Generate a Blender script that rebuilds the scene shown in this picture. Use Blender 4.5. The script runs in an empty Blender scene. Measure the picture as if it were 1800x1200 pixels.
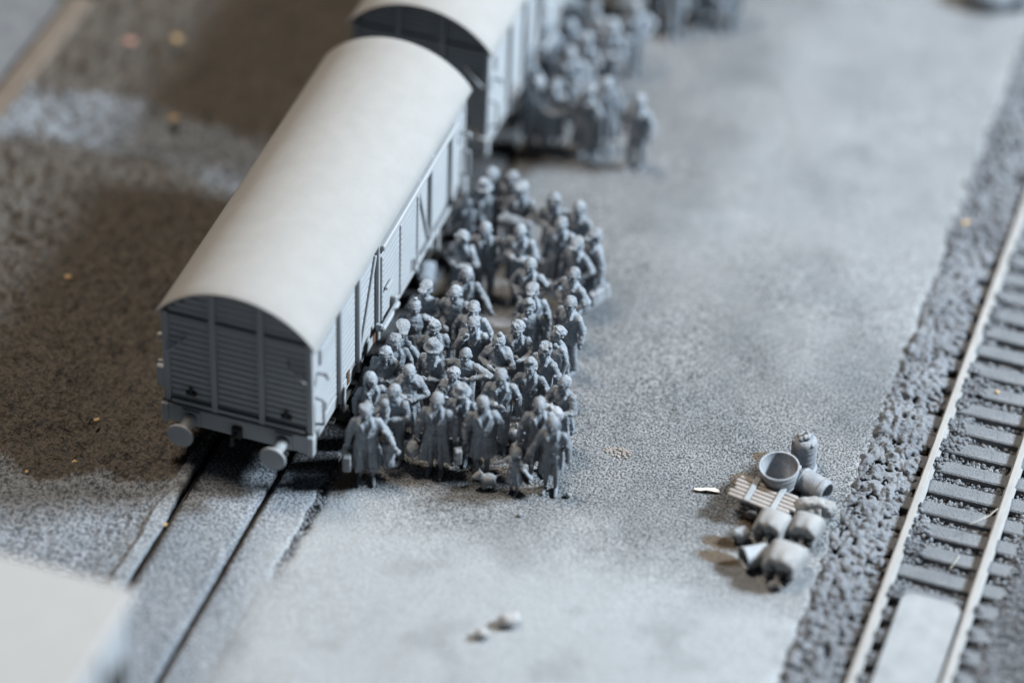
import bpy, math, random
import numpy as np
from mathutils import Matrix, Vector

# ---------------------------------------------------------------- camera, light, exposure
scene = bpy.context.scene
C = scene.collection
F_PX, YAW, PITCH, ROLL = 5977.6254, -0.3026, 0.6975, 0.0358
CAM = Vector((17.9752, -41.5886, 40.9777))
fw = Vector((math.sin(YAW) * math.cos(PITCH), math.cos(YAW) * math.cos(PITCH), -math.sin(PITCH)))
rt = Vector((math.cos(YAW), -math.sin(YAW), 0.0))
up = rt.cross(fw)
R_ = math.cos(ROLL) * rt + math.sin(ROLL) * up
U_ = -math.sin(ROLL) * rt + math.cos(ROLL) * up
cd = bpy.data.cameras.new('camera')
cam = bpy.data.objects.new('camera', cd)
C.objects.link(cam)
m = Matrix((R_, U_, -fw)).transposed().to_4x4()
m.translation = CAM
cam.matrix_world = m
cd.sensor_width = 36.0
cd.lens = 36.0 * F_PX / 1800.0
cd.clip_start = 1.0
cd.clip_end = 500.0
cd.dof.use_dof = True
cd.dof.focus_distance = 61.3
cd.dof.aperture_fstop = 0.052
cd.dof.aperture_blades = 9
scene.camera = cam

scene.view_settings.view_transform = 'Standard'
scene.view_settings.look = 'None'
scene.view_settings.gamma = 1.0
scene.view_settings.exposure = 0.2

world = bpy.data.worlds.new('World')
scene.world = world
world.use_nodes = True
bg = world.node_tree.nodes['Background']
bg.inputs['Color'].default_value = (0.60, 0.66, 0.78, 1)
bg.inputs['Strength'].default_value = 0.018


def area_lamp(name, pos, target, size, size_y, power, col):
    l = bpy.data.lights.new(name, 'AREA')
    l.shape = 'RECTANGLE'
    l.size, l.size_y = size, size_y
    l.energy = power
    l.color = col
    o = bpy.data.objects.new(name, l)
    C.objects.link(o)
    o.location = pos
    o.rotation_euler = (Vector(target) - Vector(pos)).to_track_quat('-Z', 'Y').to_euler()
    return o


TGT = (4, 4, 0)
area_lamp('window_light', (50, 24, 40), TGT, 10, 9, 104000, (0.785, 0.90, 1.0))
area_lamp('ceiling_light', (-13, 8, 64), TGT, 11, 11, 33000, (1.0, 0.87, 0.73))

rng = np.random.default_rng(7)
random.seed(7)


# ---------------------------------------------------------------- mesh helpers
class MB:
    """Collects shapes; build() links them as ONE mesh object."""

    def __init__(s):
        s.v, s.f, s.n = [], [], 0

    def add(s, verts, faces):
        verts = np.asarray(verts, float).reshape(-1, 3)
        s.v.append(verts)
        s.f += [tuple(i + s.n for i in f) for f in faces]
        s.n += len(verts)

    def box(s, c, size, ch=0.0, M=None):
        h = np.array(size, float) / 2
        if ch <= 0:
            v = np.array([[x, y, z] for x in (-1, 1) for y in (-1, 1) for z in (-1, 1)], float) * h
            f = [(0, 1, 3, 2), (4, 6, 7, 5), (0, 4, 5, 1), (2, 3, 7, 6), (0, 2, 6, 4), (1, 5, 7, 3)]
        else:
            ch = min(ch, h.min() * 0.9)
            v, idx = [], {}
            for sx in (-1, 1):
                for sy in (-1, 1):
                    for sz in (-1, 1):
                        sg = np.array([sx, sy, sz])
                        for a in range(3):
                            q = sg * (h - ch)
                            q[a] = sg[a] * h[a]
                            idx[(sx, sy, sz, a)] = len(v)
                            v.append(q)
            v = np.array(v)
            f = []
            for a in range(3):
                b, c2 = (a + 1) % 3, (a + 2) % 3
                for sa in (-1, 1):
                    q = []
                    for sb, sc in ((-1, -1), (1, -1), (1, 1), (-1, 1)):
                        k = [0, 0, 0]
                        k[a], k[b], k[c2] = sa, sb, sc
                        q.append(idx[tuple(k) + (a,)])
                    f.append(tuple(q if sa > 0 else q[::-1]))
                for sb in (-1, 1):      # edges along axis a
                    for sc in (-1, 1):
                        def I(s_a, ax):
                            k = [0, 0, 0]
                            k[a], k[b], k[c2] = s_a, sb, sc
                            return idx[tuple(k) + (ax,)]
                        q = [I(-1, b), I(1, b), I(1, c2), I(-1, c2)]
                        f.append(tuple(q if sb * sc < 0 else q[::-1]))
            for sx in (-1, 1):
                for sy in (-1, 1):
                    for sz in (-1, 1):
                        q = [idx[(sx, sy, sz, a)] for a in range(3)]
                        f.append(tuple(q if sx * sy * sz > 0 else q[::-1]))
        if M is not None:
            v = v @ np.array(M).T
        s.add(v + np.array(c, float), f)

    def rings(s, rings, cap=True):
        """rings: list of (n,3) arrays, same n"""
        n = len(rings[0])
        v = np.concatenate(rings)
        f = []
        for i in range(len(rings) - 1):
            for j in range(n):
                k = (j + 1) % n
                f.append((i * n + j, i * n + k, (i + 1) * n + k, (i + 1) * n + j))
        if cap:
            f.append(tuple(range(n))[::-1])
            f.append(tuple((len(rings) - 1) * n + j for j in range(n)))
        s.add(v, f)

    def cap(s, p0, p1, r0, r1, n=10):
        p0, p1 = np.array(p0, float), np.array(p1, float)
        d = p1 - p0
        L = np.linalg.norm(d)
        if L < 1e-6:
            d = np.array([0, 0, 1.0])
            L = 1e-6
        d = d / L
        a = np.cross(d, [0, 0, 1.0] if abs(d[2]) < 0.9 else [1.0, 0, 0])
        a /= np.linalg.norm(a)
        b = np.cross(d, a)
        th = np.linspace(0, 2 * np.pi, n, endpoint=False)
        circ = np.cos(th)[:, None] * a + np.sin(th)[:, None] * b
        R = []
        for t in (-85, -55, -25):
            t = math.radians(t)
            R.append(p0 + d * r0 * math.sin(t) + circ * r0 * math.cos(t))
        R.append(p0 + circ * r0)
        R.append(p1 + circ * r1)
        for t in (25, 55, 85):
            t = math.radians(t)
            R.append(p1 + d * r1 * math.sin(t) + circ * r1 * math.cos(t))
        s.rings(R)

    def path(s, pts, r, n=8):
        for i in range(len(pts) - 1):
            s.cap(pts[i], pts[i + 1], r, r, n)

    def ell(s, c, r, M=None, n=14, m=9):
        R = []
        for i in range(m):
            t = -math.pi / 2 + math.pi * (i + 0.5) / m
            th = np.linspace(0, 2 * np.pi, n, endpoint=False)
            q = np.stack([np.cos(th) * math.cos(t) * r[0], np.sin(th) * math.cos(t) * r[1], np.full(n, math.sin(t) * r[2])], 1)
            R.append(q)
        R = [(q @ np.array(M).T if M is not None else q) + np.array(c, float) for q in R]
        s.rings(R)

    def lathe(s, prof, c, M=None, n=28, cap=True):
        th = np.linspace(0, 2 * np.pi, n, endpoint=False)
        R = []
        for r, z in prof:
            q = np.stack([np.cos(th) * r, np.sin(th) * r, np.full(n, z)], 1)
            R.append((q @ np.array(M).T if M is not None else q) + np.array(c, float))
        s.rings(R, cap)

    def mesh(s, name):
        me = bpy.data.meshes.new(name)
        me.from_pydata(np.concatenate(s.v).tolist(), [], s.f)
        me.update()
        return me

    def build(s, name, mat, parent=None, smooth=False):
        me = s.mesh(name)
        if smooth:
            me.polygons.foreach_set('use_smooth', [True] * len(me.polygons))
        return link(name, me, mat, parent)


def link(name, me, mat, parent=None):
    o = bpy.data.objects.new(name, me)
    if mat is not None and len(me.materials) == 0:
        me.materials.append(mat)
    C.objects.link(o)
    if parent is not None:
        o.parent = parent
    return o


def one_box(name, c, size, mat, parent=None, ch=0.012, M=None):
    b = MB()
    b.box(c, size, ch, M)
    return b.build(name, mat, parent)


def tag(o, label=None, cat=None, group=None, kind=None):
    for k, v in (('label', label), ('category', cat), ('group', group), ('kind', kind)):
        if v:
            o[k] = v
    return o


def empty(name, loc, rz=0.0):
    o = bpy.data.objects.new(name, None)
    C.objects.link(o)
    o.location = loc
    o.rotation_euler = (0, 0, rz)
    o.empty_display_size = 0.2
    return o


def copy_tree(o, parent=None):
    c = o.copy()
    C.objects.link(c)
    if parent is not None:
        c.parent = parent
    for ch in list(o.children):
        copy_tree(ch, c)
    return c


def rot(axis, deg):
    return np.array(Matrix.Rotation(math.radians(deg), 3, axis))


def fast_mesh(name, verts, faces):
    """verts (n,3), faces (m,4) or (m,3) int arrays"""
    me = bpy.data.meshes.new(name)
    k = faces.shape[1]
    me.vertices.add(len(verts))
    me.vertices.foreach_set('co', np.ascontiguousarray(verts, np.float32).ravel())
    me.loops.add(faces.size)
    me.loops.foreach_set('vertex_index', np.ascontiguousarray(faces, np.int32).ravel())
    me.polygons.add(len(faces))
    me.polygons.foreach_set('loop_start', np.arange(0, faces.size, k, dtype=np.int32))
    me.polygons.foreach_set('loop_total', np.full(len(faces), k, np.int32))
    me.update(calc_edges=True)
    return me


_lat = rng.random((256, 256))


def vnoise(x, y):
    xi, yi = np.floor(x).astype(int), np.floor(y).astype(int)
    fx, fy = x - xi, y - yi
    fx, fy = fx * fx * (3 - 2 * fx), fy * fy * (3 - 2 * fy)
    g = lambda i, j: _lat[i % 256, j % 256]
    return (g(xi, yi) * (1 - fx) + g(xi + 1, yi) * fx) * (1 - fy) + (g(xi, yi + 1) * (1 - fx) + g(xi + 1, yi + 1) * fx) * fy


def fbm(x, y, o=4):
    a, t, s = 0.5, 0, 0
    for i in range(o):
        t = t + a * vnoise(x + 17.3 * i, y + 31.7 * i)
        s += a
        x, y, a = x * 2.03, y * 2.03, a * 0.5
    return t / s


_l3 = rng.random((32, 32, 32))


def noise3(p, f):
    q = p * f
    i = np.floor(q).astype(int)
    t = q - i
    t = t * t * (3 - 2 * t)
    r = 0
    for dx in (0, 1):
        for dy in (0, 1):
            for dz in (0, 1):
                w = (t[:, 0] if dx else 1 - t[:, 0]) * (t[:, 1] if dy else 1 - t[:, 1]) * (t[:, 2] if dz else 1 - t[:, 2])
                r = r + w * _l3[(i[:, 0] + dx) % 32, (i[:, 1] + dy) % 32, (i[:, 2] + dz) % 32]
    return r - .5


def roughen(me, amps, floor=.003):
    """push the skin of a casting in and out along its normals: a crusty, powder-painted surface"""
    n = len(me.vertices)
    co = np.empty(n * 3, np.float32)
    no = np.empty(n * 3, np.float32)
    me.vertices.foreach_get('co', co)
    me.vertex_normals.foreach_get('vector', no)
    co, no = co.reshape(-1, 3), no.reshape(-1, 3)
    off = rng.random(3) * 20
    d = sum(a * noise3(co + off, f) for f, a in amps)
    co += no * d[:, None]
    co[:, 2] = np.maximum(co[:, 2], floor)
    me.vertices.foreach_set('co', co.ravel())
    me.update()


def sstep(a, b, x):
    t = np.clip((x - a) / (b - a), 0, 1)
    return t * t * (3 - 2 * t)


def grid(name, xs, ys, zf, mat, attrs=None, kind='structure', smooth=True):
    X, Y = np.meshgrid(xs, ys)
    Z = zf(X, Y)
    n, m_ = len(ys), len(xs)
    V = np.stack([X, Y, Z], -1).reshape(-1, 3)
    i = np.arange(n * m_).reshape(n, m_)
    Fc = np.stack([i[:-1, :-1], i[:-1, 1:], i[1:, 1:], i[1:, :-1]], -1).reshape(-1, 4)
    me = fast_mesh(name, V, Fc)
    if smooth:
        me.polygons.foreach_set('use_smooth', np.ones(len(me.polygons), bool))
    for k, fn in (attrs or {}).items():
        at = me.attributes.new(k, 'FLOAT', 'POINT')
        at.data.foreach_set('value', np.ascontiguousarray(fn(X, Y), np.float32).ravel())
    o = link(name, me, mat)
    return tag(o, kind=kind)


# ---------------------------------------------------------------- materials
def new_mat(name):
    mt = bpy.data.materials.new(name)
    mt.use_nodes = True
    return mt, mt.node_tree.nodes, mt.node_tree.links, mt.node_tree.nodes['Principled BSDF']


def tex(nd, ln, kind, scale, detail=3.0, rough=0.55, coord='Object', vec=None):
    t = nd.new('ShaderNodeTexNoise' if kind == 'noise' else 'ShaderNodeTexVoronoi')
    t.inputs['Scale'].default_value = scale
    if kind == 'noise':
        t.inputs['Detail'].default_value = detail
        t.inputs['Roughness'].default_value = rough
    if vec is None:
        vec = nd.new('ShaderNodeTexCoord').outputs[coord]
    ln.new(vec, t.inputs['Vector'])
    return t


def ramp(nd, ln, src, stops):
    r = nd.new('ShaderNodeValToRGB')
    el = r.color_ramp.elements
    while len(el) < len(stops):
        el.new(0.5)
    for e, (p, c) in zip(el, stops):
        e.position = p
        e.color = (c, c, c, 1) if not isinstance(c, tuple) else (*c, 1)
    ln.new(src, r.inputs['Fac'])
    return r.outputs['Color']


def mixc(nd, ln, fac, a, b, mode='MIX'):
    x = nd.new('ShaderNodeMix')
    x.data_type = 'RGBA'
    x.blend_type = mode
    for sock, v in ((x.inputs[0], fac), (x.inputs[6], a), (x.inputs[7], b)):
        if isinstance(v, (int, float)):
            sock.default_value = v
        elif isinstance(v, tuple):
            sock.default_value = (*v, 1)
        else:
            ln.new(v, sock)
    return x.outputs[2]


def bump(nd, ln, bs, height, strength, dist):
    b = nd.new('ShaderNodeBump')
    b.inputs['Strength'].default_value = strength
    b.inputs['Distance'].default_value = dist
    ln.new(height, b.inputs['Height'])
    ln.new(b.outputs['Normal'], bs.inputs['Normal'])


TONE = 0.68      # one overall tone for every painted surface: the whole model is sprayed in mid greys


def paint_mat(name, col, col2, rough=0.7, speck=70.0, bstr=0.25, bdist=0.01, rnd=0.0, blotch=2.5, specular=0.35, pit=0.55, primer=None):
    """sprayed model paint: blotchy tone, fine powdery grain, small dark specks"""
    mt, nd, ln, bs = new_mat(name)
    col, col2 = tuple(x * TONE for x in col), tuple(x * TONE for x in col2)
    primer = tuple(x * TONE for x in primer) if primer else None
    n1 = tex(nd, ln, 'noise', blotch, 4)
    n2 = tex(nd, ln, 'noise', speck, 3, 0.7)
    c = mixc(nd, ln, ramp(nd, ln, n1.outputs['Fac'], [(0.3, 0.0), (0.7, 1.0)]), col, col2)
    c = mixc(nd, ln, ramp(nd, ln, n2.outputs['Fac'], [(0.28, pit), (0.46, 0.0)]), c, tuple(x * 0.35 for x in col))
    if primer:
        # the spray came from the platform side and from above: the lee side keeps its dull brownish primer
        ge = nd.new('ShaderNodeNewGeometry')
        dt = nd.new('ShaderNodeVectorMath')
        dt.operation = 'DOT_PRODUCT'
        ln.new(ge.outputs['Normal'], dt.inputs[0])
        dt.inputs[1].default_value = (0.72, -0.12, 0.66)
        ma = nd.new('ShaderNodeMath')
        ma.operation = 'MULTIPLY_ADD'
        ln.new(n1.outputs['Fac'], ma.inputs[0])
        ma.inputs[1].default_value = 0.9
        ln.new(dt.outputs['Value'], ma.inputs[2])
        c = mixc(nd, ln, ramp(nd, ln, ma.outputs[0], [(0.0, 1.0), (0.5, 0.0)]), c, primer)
    if rnd > 0:
        oi = nd.new('ShaderNodeObjectInfo')
        mr = nd.new('ShaderNodeMapRange')
        mr.inputs['To Min'].default_value = 1 - rnd
        mr.inputs['To Max'].default_value = 1 + rnd
        ln.new(oi.outputs['Random'], mr.inputs['Value'])
        c = mixc(nd, ln, 1.0, c, mr.outputs['Result'], 'MULTIPLY')
    ln.new(c, bs.inputs['Base Color'])
    bs.inputs['Roughness'].default_value = rough
    bs.inputs['Specular IOR Level'].default_value = specular
    bump(nd, ln, bs, n2.outputs['Fac'], bstr, bdist)
    return mt


def ground_mat(name, grey, grey2, brown, grain=26.0, pit=0.75, bdist=0.035, bstr=0.8, dusty=(0.475, 0.505, 0.53)):
    """gritty ground: 'paint' attribute = how much grey spray reached the brown grit; on the paving strips, also shade painted under the wagon"""
    mt, nd, ln, bs = new_mat(name)
    grey, grey2, brown, dusty = (tuple(x * TONE for x in q) for q in (grey, grey2, brown, dusty))
    at = nd.new('ShaderNodeAttribute')
    at.attribute_name = 'paint'
    big = tex(nd, ln, 'noise', 0.55, 5, 0.6)
    mid = tex(nd, ln, 'noise', 5.0, 4, 0.6)
    fine = tex(nd, ln, 'noise', grain, 3, 0.65)
    g = mixc(nd, ln, ramp(nd, ln, big.outputs['Fac'], [(0.38, 0.0), (0.62, 1.0)]), grey, grey2)
    g = mixc(nd, ln, ramp(nd, ln, mid.outputs['Fac'], [(0.32, 0.4), (0.6, 0.0)]), g, tuple(x * 0.6 for x in grey))
    du = nd.new('ShaderNodeAttribute')
    du.attribute_name = 'dust'
    g = mixc(nd, ln, du.outputs['Fac'], g, dusty)
    sm = tex(nd, ln, 'noise', 0.9, 3, 0.5)
    g = mixc(nd, ln, ramp(nd, ln, sm.outputs['Fac'], [(0.34, 0.26), (0.48, 0.0)]), g, tuple(x * 0.55 for x in grey))
    br = mixc(nd, ln, mid.outputs['Fac'], tuple(x * 0.7 for x in brown), tuple(x * 1.3 for x in brown))
    # the spray thins out in specks rather than as a smooth fade
    ad = nd.new('ShaderNodeMath')
    ad.operation = 'ADD'
    ln.new(at.outputs['Fac'], ad.inputs[0])
    sb = nd.new('ShaderNodeMath')
    sb.operation = 'MULTIPLY_ADD'
    ln.new(fine.outputs['Fac'], sb.inputs[0])
    sb.inputs[1].default_value = 0.9
    sb.inputs[2].default_value = -0.47
    ln.new(sb.outputs[0], ad.inputs[1])
    fac = ramp(nd, ln, ad.outputs[0], [(0.3, 0.0), (0.7, 1.0)])
    c = mixc(nd, ln, fac, br, g)
    pf = nd.new('ShaderNodeMath')
    pf.operation = 'MULTIPLY'
    ln.new(ramp(nd, ln, fine.outputs['Fac'], [(0.40, pit), (0.56, 0.0)]), pf.inputs[0])
    iv = nd.new('ShaderNodeMath')
    iv.operation = 'MULTIPLY_ADD'
    ln.new(du.outputs['Fac'], iv.inputs[0])
    iv.inputs[1].default_value = -0.7
    iv.inputs[2].default_value = 1.0
    ln.new(iv.outputs[0], pf.inputs[1])
    hl = nd.new('ShaderNodeMath')        # only grains the spray reached are pale
    hl.operation = 'MULTIPLY'
    ln.new(ramp(nd, ln, fine.outputs['Fac'], [(0.56, 0.0), (0.74, 0.4)]), hl.inputs[0])
    ln.new(fac, hl.inputs[1])
    c = mixc(nd, ln, hl.outputs[0], c, (0.42, 0.42, 0.415))
    c = mixc(nd, ln, pf.outputs[0], c, tuple(x * 0.16 for x in grey))
    ln.new(c, bs.inputs['Base Color'])
    bs.inputs['Roughness'].default_value = 0.9
    bs.inputs['Specular IOR Level'].default_value = 0.2
    bump(nd, ln, bs, fine.outputs['Fac'], bstr, bdist)
    return mt


M = {}
M['wagon'] = paint_mat('wagon_grey_paint', (0.42, 0.445, 0.47), (0.46, 0.48, 0.50), 0.6, 55, 0.12, 0.006, pit=0.12)
M['roof'] = paint_mat('roof_grey_paint', (0.355, 0.355, 0.35), (0.385, 0.383, 0.378), 0.8, 45, 0.12, 0.006, pit=0.16)
M['dark_metal'] = paint_mat('dark_underframe', (0.035, 0.033, 0.032), (0.06, 0.055, 0.05), 0.7, 30, 0.3, 0.01)
M['rust'] = paint_mat('rust_patch', (0.20, 0.10, 0.05), (0.12, 0.07, 0.04), 0.8, 30, 0.3, 0.01)
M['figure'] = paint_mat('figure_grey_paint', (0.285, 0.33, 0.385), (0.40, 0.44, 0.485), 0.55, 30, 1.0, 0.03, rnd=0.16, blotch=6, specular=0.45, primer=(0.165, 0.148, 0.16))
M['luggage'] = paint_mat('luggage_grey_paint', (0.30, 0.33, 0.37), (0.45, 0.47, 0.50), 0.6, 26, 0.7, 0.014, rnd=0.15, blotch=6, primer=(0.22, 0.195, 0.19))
M['pale'] = paint_mat('pale_grey_paint', (0.30, 0.32, 0.34), (0.40, 0.415, 0.43), 0.7, 40, 0.4, 0.012)
M['sack'] = paint_mat('sack_grey_paint', (0.30, 0.31, 0.32), (0.42, 0.42, 0.42), 0.75, 30, 0.5, 0.014, blotch=5)
M['pinkwood'] = paint_mat('pallet_paint', (0.36, 0.315, 0.295), (0.46, 0.43, 0.41), 0.75, 40, 0.4, 0.014)
M['stone'] = paint_mat('ballast_stone', (0.175, 0.19, 0.215), (0.285, 0.305, 0.335), 0.88, 26, 0.9, 0.035, blotch=1.3, pit=0.7)
M['sleeper'] = paint_mat('sleeper_grey', (0.17, 0.185, 0.205), (0.25, 0.265, 0.285), 0.88, 24, 0.9, 0.03, pit=0.75)
M['rail'] = paint_mat('rail_grey', (0.35, 0.34, 0.33), (0.42, 0.41, 0.40), 0.6, 30, 0.3, 0.012, pit=0.12)
M['timber'] = paint_mat('brown_timber', (0.17, 0.138, 0.11), (0.21, 0.175, 0.145), 0.8, 20, 0.4, 0.02)
M['chip'] = paint_mat('wood_chip_tan', (0.62, 0.42, 0.20), (0.70, 0.50, 0.28), 0.8, 20, 0.2, 0.01, pit=0.1)
M['chip_pink'] = paint_mat('pink_chip', (0.55, 0.30, 0.24), (0.62, 0.36, 0.30), 0.8, 20, 0.2, 0.01, pit=0.1)
M['chip_white'] = paint_mat('cream_splinter', (0.80, 0.74, 0.64), (0.84, 0.80, 0.72), 0.8, 20, 0.2, 0.01, pit=0.1)
M['earth'] = ground_mat('earth', (0.36, 0.40, 0.45), (0.42, 0.455, 0.50), (0.17, 0.147, 0.122), 13, 0.75, 0.1, 1.0)
M['platform'] = ground_mat('platform_grit', (0.275, 0.295, 0.315), (0.365, 0.375, 0.39), (0.17, 0.128, 0.09), 25, 0.95, 0.035, 0.9)
M['paving'] = ground_mat('paving_grey', (0.34, 0.385, 0.44), (0.43, 0.465, 0.515), (0.06, 0.052, 0.045), 19, 0.9, 0.04, 0.9)
M['bed'] = ground_mat('ballast_bed', (0.17, 0.175, 0.19), (0.22, 0.225, 0.24), (0.12, 0.09, 0.07), 14, 0.6, 0.05, 0.9)


# ---------------------------------------------------------------- people table (used by the ground paint too)
PEOPLE = [
    ('A1',2.19,0.54,1.75,20,'longcoat','wavy','carry','out',"bareheaded figurine in a long coat holding a pale suitcase at the crowd's front left corner"),
    ('A2',1.94,1.46,1.64,32,'coat','bob','hang','hip','bob-haired woman figurine in a coat right behind the man with the pale suitcase'),
    ('A3',2.46,1.25,1.72,-6,'sweater','short','hold','fold','figurine in sweater and baggy trousers standing wide and holding an infant'),
    ('A4',3.28,1.17,1.8,8,'longcoat','short','carry','carry','bareheaded man figurine in a long coat carrying a bag and a suitcase'),
    ('A5',3.61,1.62,1.7,4,'longcoat','fedora','hang','hang','figurine in a wide brimmed hat squeezed between two long-coated men in the front row'),
    ('A6',4.06,1.41,1.77,25,'coat','short','hang','hang','slim man figurine in a knee-length coat, arms hanging, left of the small child'),
    ('A7',2.51,1.88,1.68,15,'shawl','short','fold','fold','figurine with a thick pale scarf round the neck behind the one holding the infant'),
    ('A8',2.74,2.49,1.76,-15,'jacket','fedora','hang','fold','man figurine in a pale bell-shaped hat and open-lapel jacket'),
    ('A9',3.21,2.26,1.5,0,'dress','curly','fold','hang','short curly-haired woman figurine behind the wide brimmed hat'),
    ('A9b',3.07,2.15,1.22,5,'dress','scarf','hang','hang','child figurine in a headscarf beside the short curly-haired woman'),
    ('A10',3.31,2.63,1.72,0,'sweater','bald','elbow','elbow','bald figurine with both elbows raised and hands at the chest'),
    ('A11',1.98,2.55,1.68,35,'coat','curly','fold','hang','figurine with pale curly hair close to the wagon side, behind the shawled woman'),
    ('A11b',1.92,2.23,1.62,22,'shawl','scarf','fold','fold','figurine in headscarf and shawl by the wagon side, in front of the pale curls'),
    ('A11c',1.69,2.30,1.3,20,'coat','short','hang','hang','small half-hidden child figurine pressed against the wagon beside the shawled woman'),
    ('A12',2.00,2.87,1.72,30,'coat','peaked','hang','chin','figurine in a bulky peaked cap with a hand held up to its face'),
    ('A13',2.53,3.12,1.74,25,'jacket','wavy','hang','hang','slender figurine in a jacket with tousled hair, behind the bell-shaped hat'),
    ('A14',3.16,3.52,1.7,0,'jacket','short','chin','hang','figurine in a jacket raising one hand to its chin, standing before the broad man'),
    ('B4',3.04,3.79,1.8,5,'jacket','short','hang','hang','broad-shouldered man figurine in a plain suit behind the one touching its chin'),
    ('B1',2.01,4.11,1.72,2,'sweater','cap','fold','fold','figurine in a flat cap with hands clasped at the belly next to the wagon'),
    ('B2',1.97,3.62,1.65,22,'dress','bun','hang','hip','woman figurine with a small hair bun, in front of the flat-capped one by the wagon'),
    ('B3',2.57,4.17,1.76,4,'sweater','short','pocket','pocket','dark sweater and trousers figurine with hands at the belt'),
    ('B8',2.56,4.81,1.68,15,'coat','long','fold','out','long-haired woman figurine holding one arm out to the side'),
    ('B9',2.14,5.79,1.7,-8,'shawl','scarf','fold','fold','woman figurine with headscarf and folded arms near the far sliding door'),
    ('B10',2.49,6.13,1.78,10,'vest','short','hip','hip','man figurine in an open coat over trousers with hands on hips'),
    ('B11',3.12,6.29,1.8,2,'coat','bald','fold','fold','stout figurine with both forearms across the belly in the back half of the crowd'),
    ('B12',3.59,5.47,1.72,-2,'coat','short','pocket','pocket','round-shouldered figurine with hands pushed together in front, mid crowd'),
    ('B13',3.89,4.69,1.74,20,'coat','cap','hang','hang','figurine in a flat cap looking over the shoulder of the woman with piled-up hair'),
    ('B14',3.94,4.35,1.66,15,'dress','updo','chin','hang','woman figurine with piled-up hair raising one hand to her shoulder'),
    ('B15',3.94,3.69,1.66,10,'coat','curly','fold','hold','figurine with tight dark curls and arms held together, mid crowd'),
    ('B16',3.74,3.21,1.68,-4,'shawl','bun','fold','fold','woman figurine with a hair bun and crossed shawl forming a deep V neckline'),
    ('B17',4.64,4.60,1.77,-22,'jacket','short','hang','hang','man figurine in an open suit jacket at the right edge, above the rough cape'),
    ('B18',4.66,3.78,1.68,-38,'cape','curly','hang','hang','woolly-haired figurine wrapped in a rough cape at the right edge of the crowd'),
    ('C4',4.60,3.26,1.7,-22,'jacket','wavy','pocket','hang','figurine in a buttoned jacket in front of the rough cape'),
    ('C5',4.51,2.74,1.68,5,'coat','updo','out','hang','figurine with tall swept hair and a raised collar behind the two caped men'),
    ('C6',4.12,2.23,1.78,15,'jacket','short','fold','hang','tall man figurine in a suit jacket standing alone in a gap, one arm hanging'),
    ('C7',5.20,2.53,1.68,-18,'coat','short','hold','hold','figurine clasping a big cloth bundle at the right edge of the crowd'),
    ('C8',5.00,1.74,1.76,20,'longcoat','short','carry','hang','man figurine in a wide coat hung over the shoulders with a bag at his side'),
    ('C9',5.36,1.43,1.67,8,'coat','bob','reach','hang','woman figurine in a belted coat at the front right corner reaching down to a child'),
    ('C10',4.77,1.12,1.0,-12,'dress','bob','reachout','reachout','small child figurine with both arms stretched out in the front row'),
    ('B19',4.43,5.43,1.75,-25,'jacket','short','hip','pocket','man figurine in a short jacket with a hand in the pocket, behind the pale suit'),
    ('B20',4.22,6.35,1.72,-20,'jacket','cap','hang','pocket','figurine in a flat cap with a bent arm near the right edge'),
    ('B21',4.48,6.63,1.77,-48,'longcoat','cap','hang','carry','capped figurine in a long coat turned sideways with a bag, farthest right'),
    ('B22',3.76,6.79,1.78,0,'longcoat','short','hang','hang','tall dark long-coated man figurine left of the flat-capped one at the right edge'),
    ('B23',3.39,7.49,1.7,10,'coat','scarf','fold','fold','figurine with a bright white headscarf in the back rows'),
    ('B24',3.92,7.41,1.74,-20,'jacket','short','hang','hang','short-haired figurine in a plain jacket at the back right corner of the crowd'),
    ('B25',2.71,7.57,1.7,2,'coat','beret','hold','hold','figurine in a broad pale cap holding a dark wrapped bundle in the back rows'),
    ('B26',2.40,7.93,1.66,0,'coat','scarf','hang','hang','figurine in a pale headscarf, last of the crowd in the gap between the wagons'),
    ('B27',2.04,7.33,1.72,25,'longcoat','fedora','hang','hang','brimmed hat figurine in a long coat with an open front near the wagon end'),
    ('B28',2.01,7.87,1.66,5,'dress','curly','fold','fold','figurine with a big light hairdo behind the brimmed hat near the wagon end'),
    ('B29',1.80,7.15,1.52,10,'coat','short','hang','hang','dim short figurine in the shadow of the wagon end'),
]
FAR = [(1.95, 10.94), (2.25, 11.01), (2.95, 11.01), (3.21, 11.38), (3.99, 11.06), (1.49, 12.87),
       (1.86, 13.22), (2.35, 12.77), (2.74, 13.24), (2.99, 14.1), (2.2, 12.2), (1.72, 13.94), (2.15, 13.95), (1.46, 11.79)]
FARTHEST = [(2.93, 15.89), (3.42, 15.72), (3.76, 16.25), (4.18, 16.32), (4.48, 16.59), (3.43, 16.53)]
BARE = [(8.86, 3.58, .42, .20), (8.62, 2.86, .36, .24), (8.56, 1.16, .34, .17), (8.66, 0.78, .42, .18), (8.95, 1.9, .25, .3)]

# ---------------------------------------------------------------- the ground
one_box('base_board', (4, 10, -1.0), (70, 60, 1.0), M['paving'])['kind'] = 'structure'


def mound(x, y):
    v = np.where(x < -2.9, 0.42 * sstep(-2.9, -4.6, x), 0.14 * sstep(-2.9, -1.9, x))
    v = v * sstep(-1.5, 0.4, y) * (1 - 0.6 * sstep(6.0, 8.0, y)) - 0.14
    return v


def earth_z(x, y):
    near = 0.35 + 0.65 * sstep(-1.9, -0.4, y)
    g = (fbm(x * 5, y * 5, 2) - .5) * 0.22 + (np.abs(fbm(x * 10, y * 10, 2) - .5) * -0.5) + .07 + (fbm(x * 1.2, y * 1.2, 3) - .5) * 0.16
    edge = sstep(-0.9, -1.6, x)
    return mound(x, y) * edge - 0.05 * (1 - edge) + g * near * (0.3 + 0.7 * edge)


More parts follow.
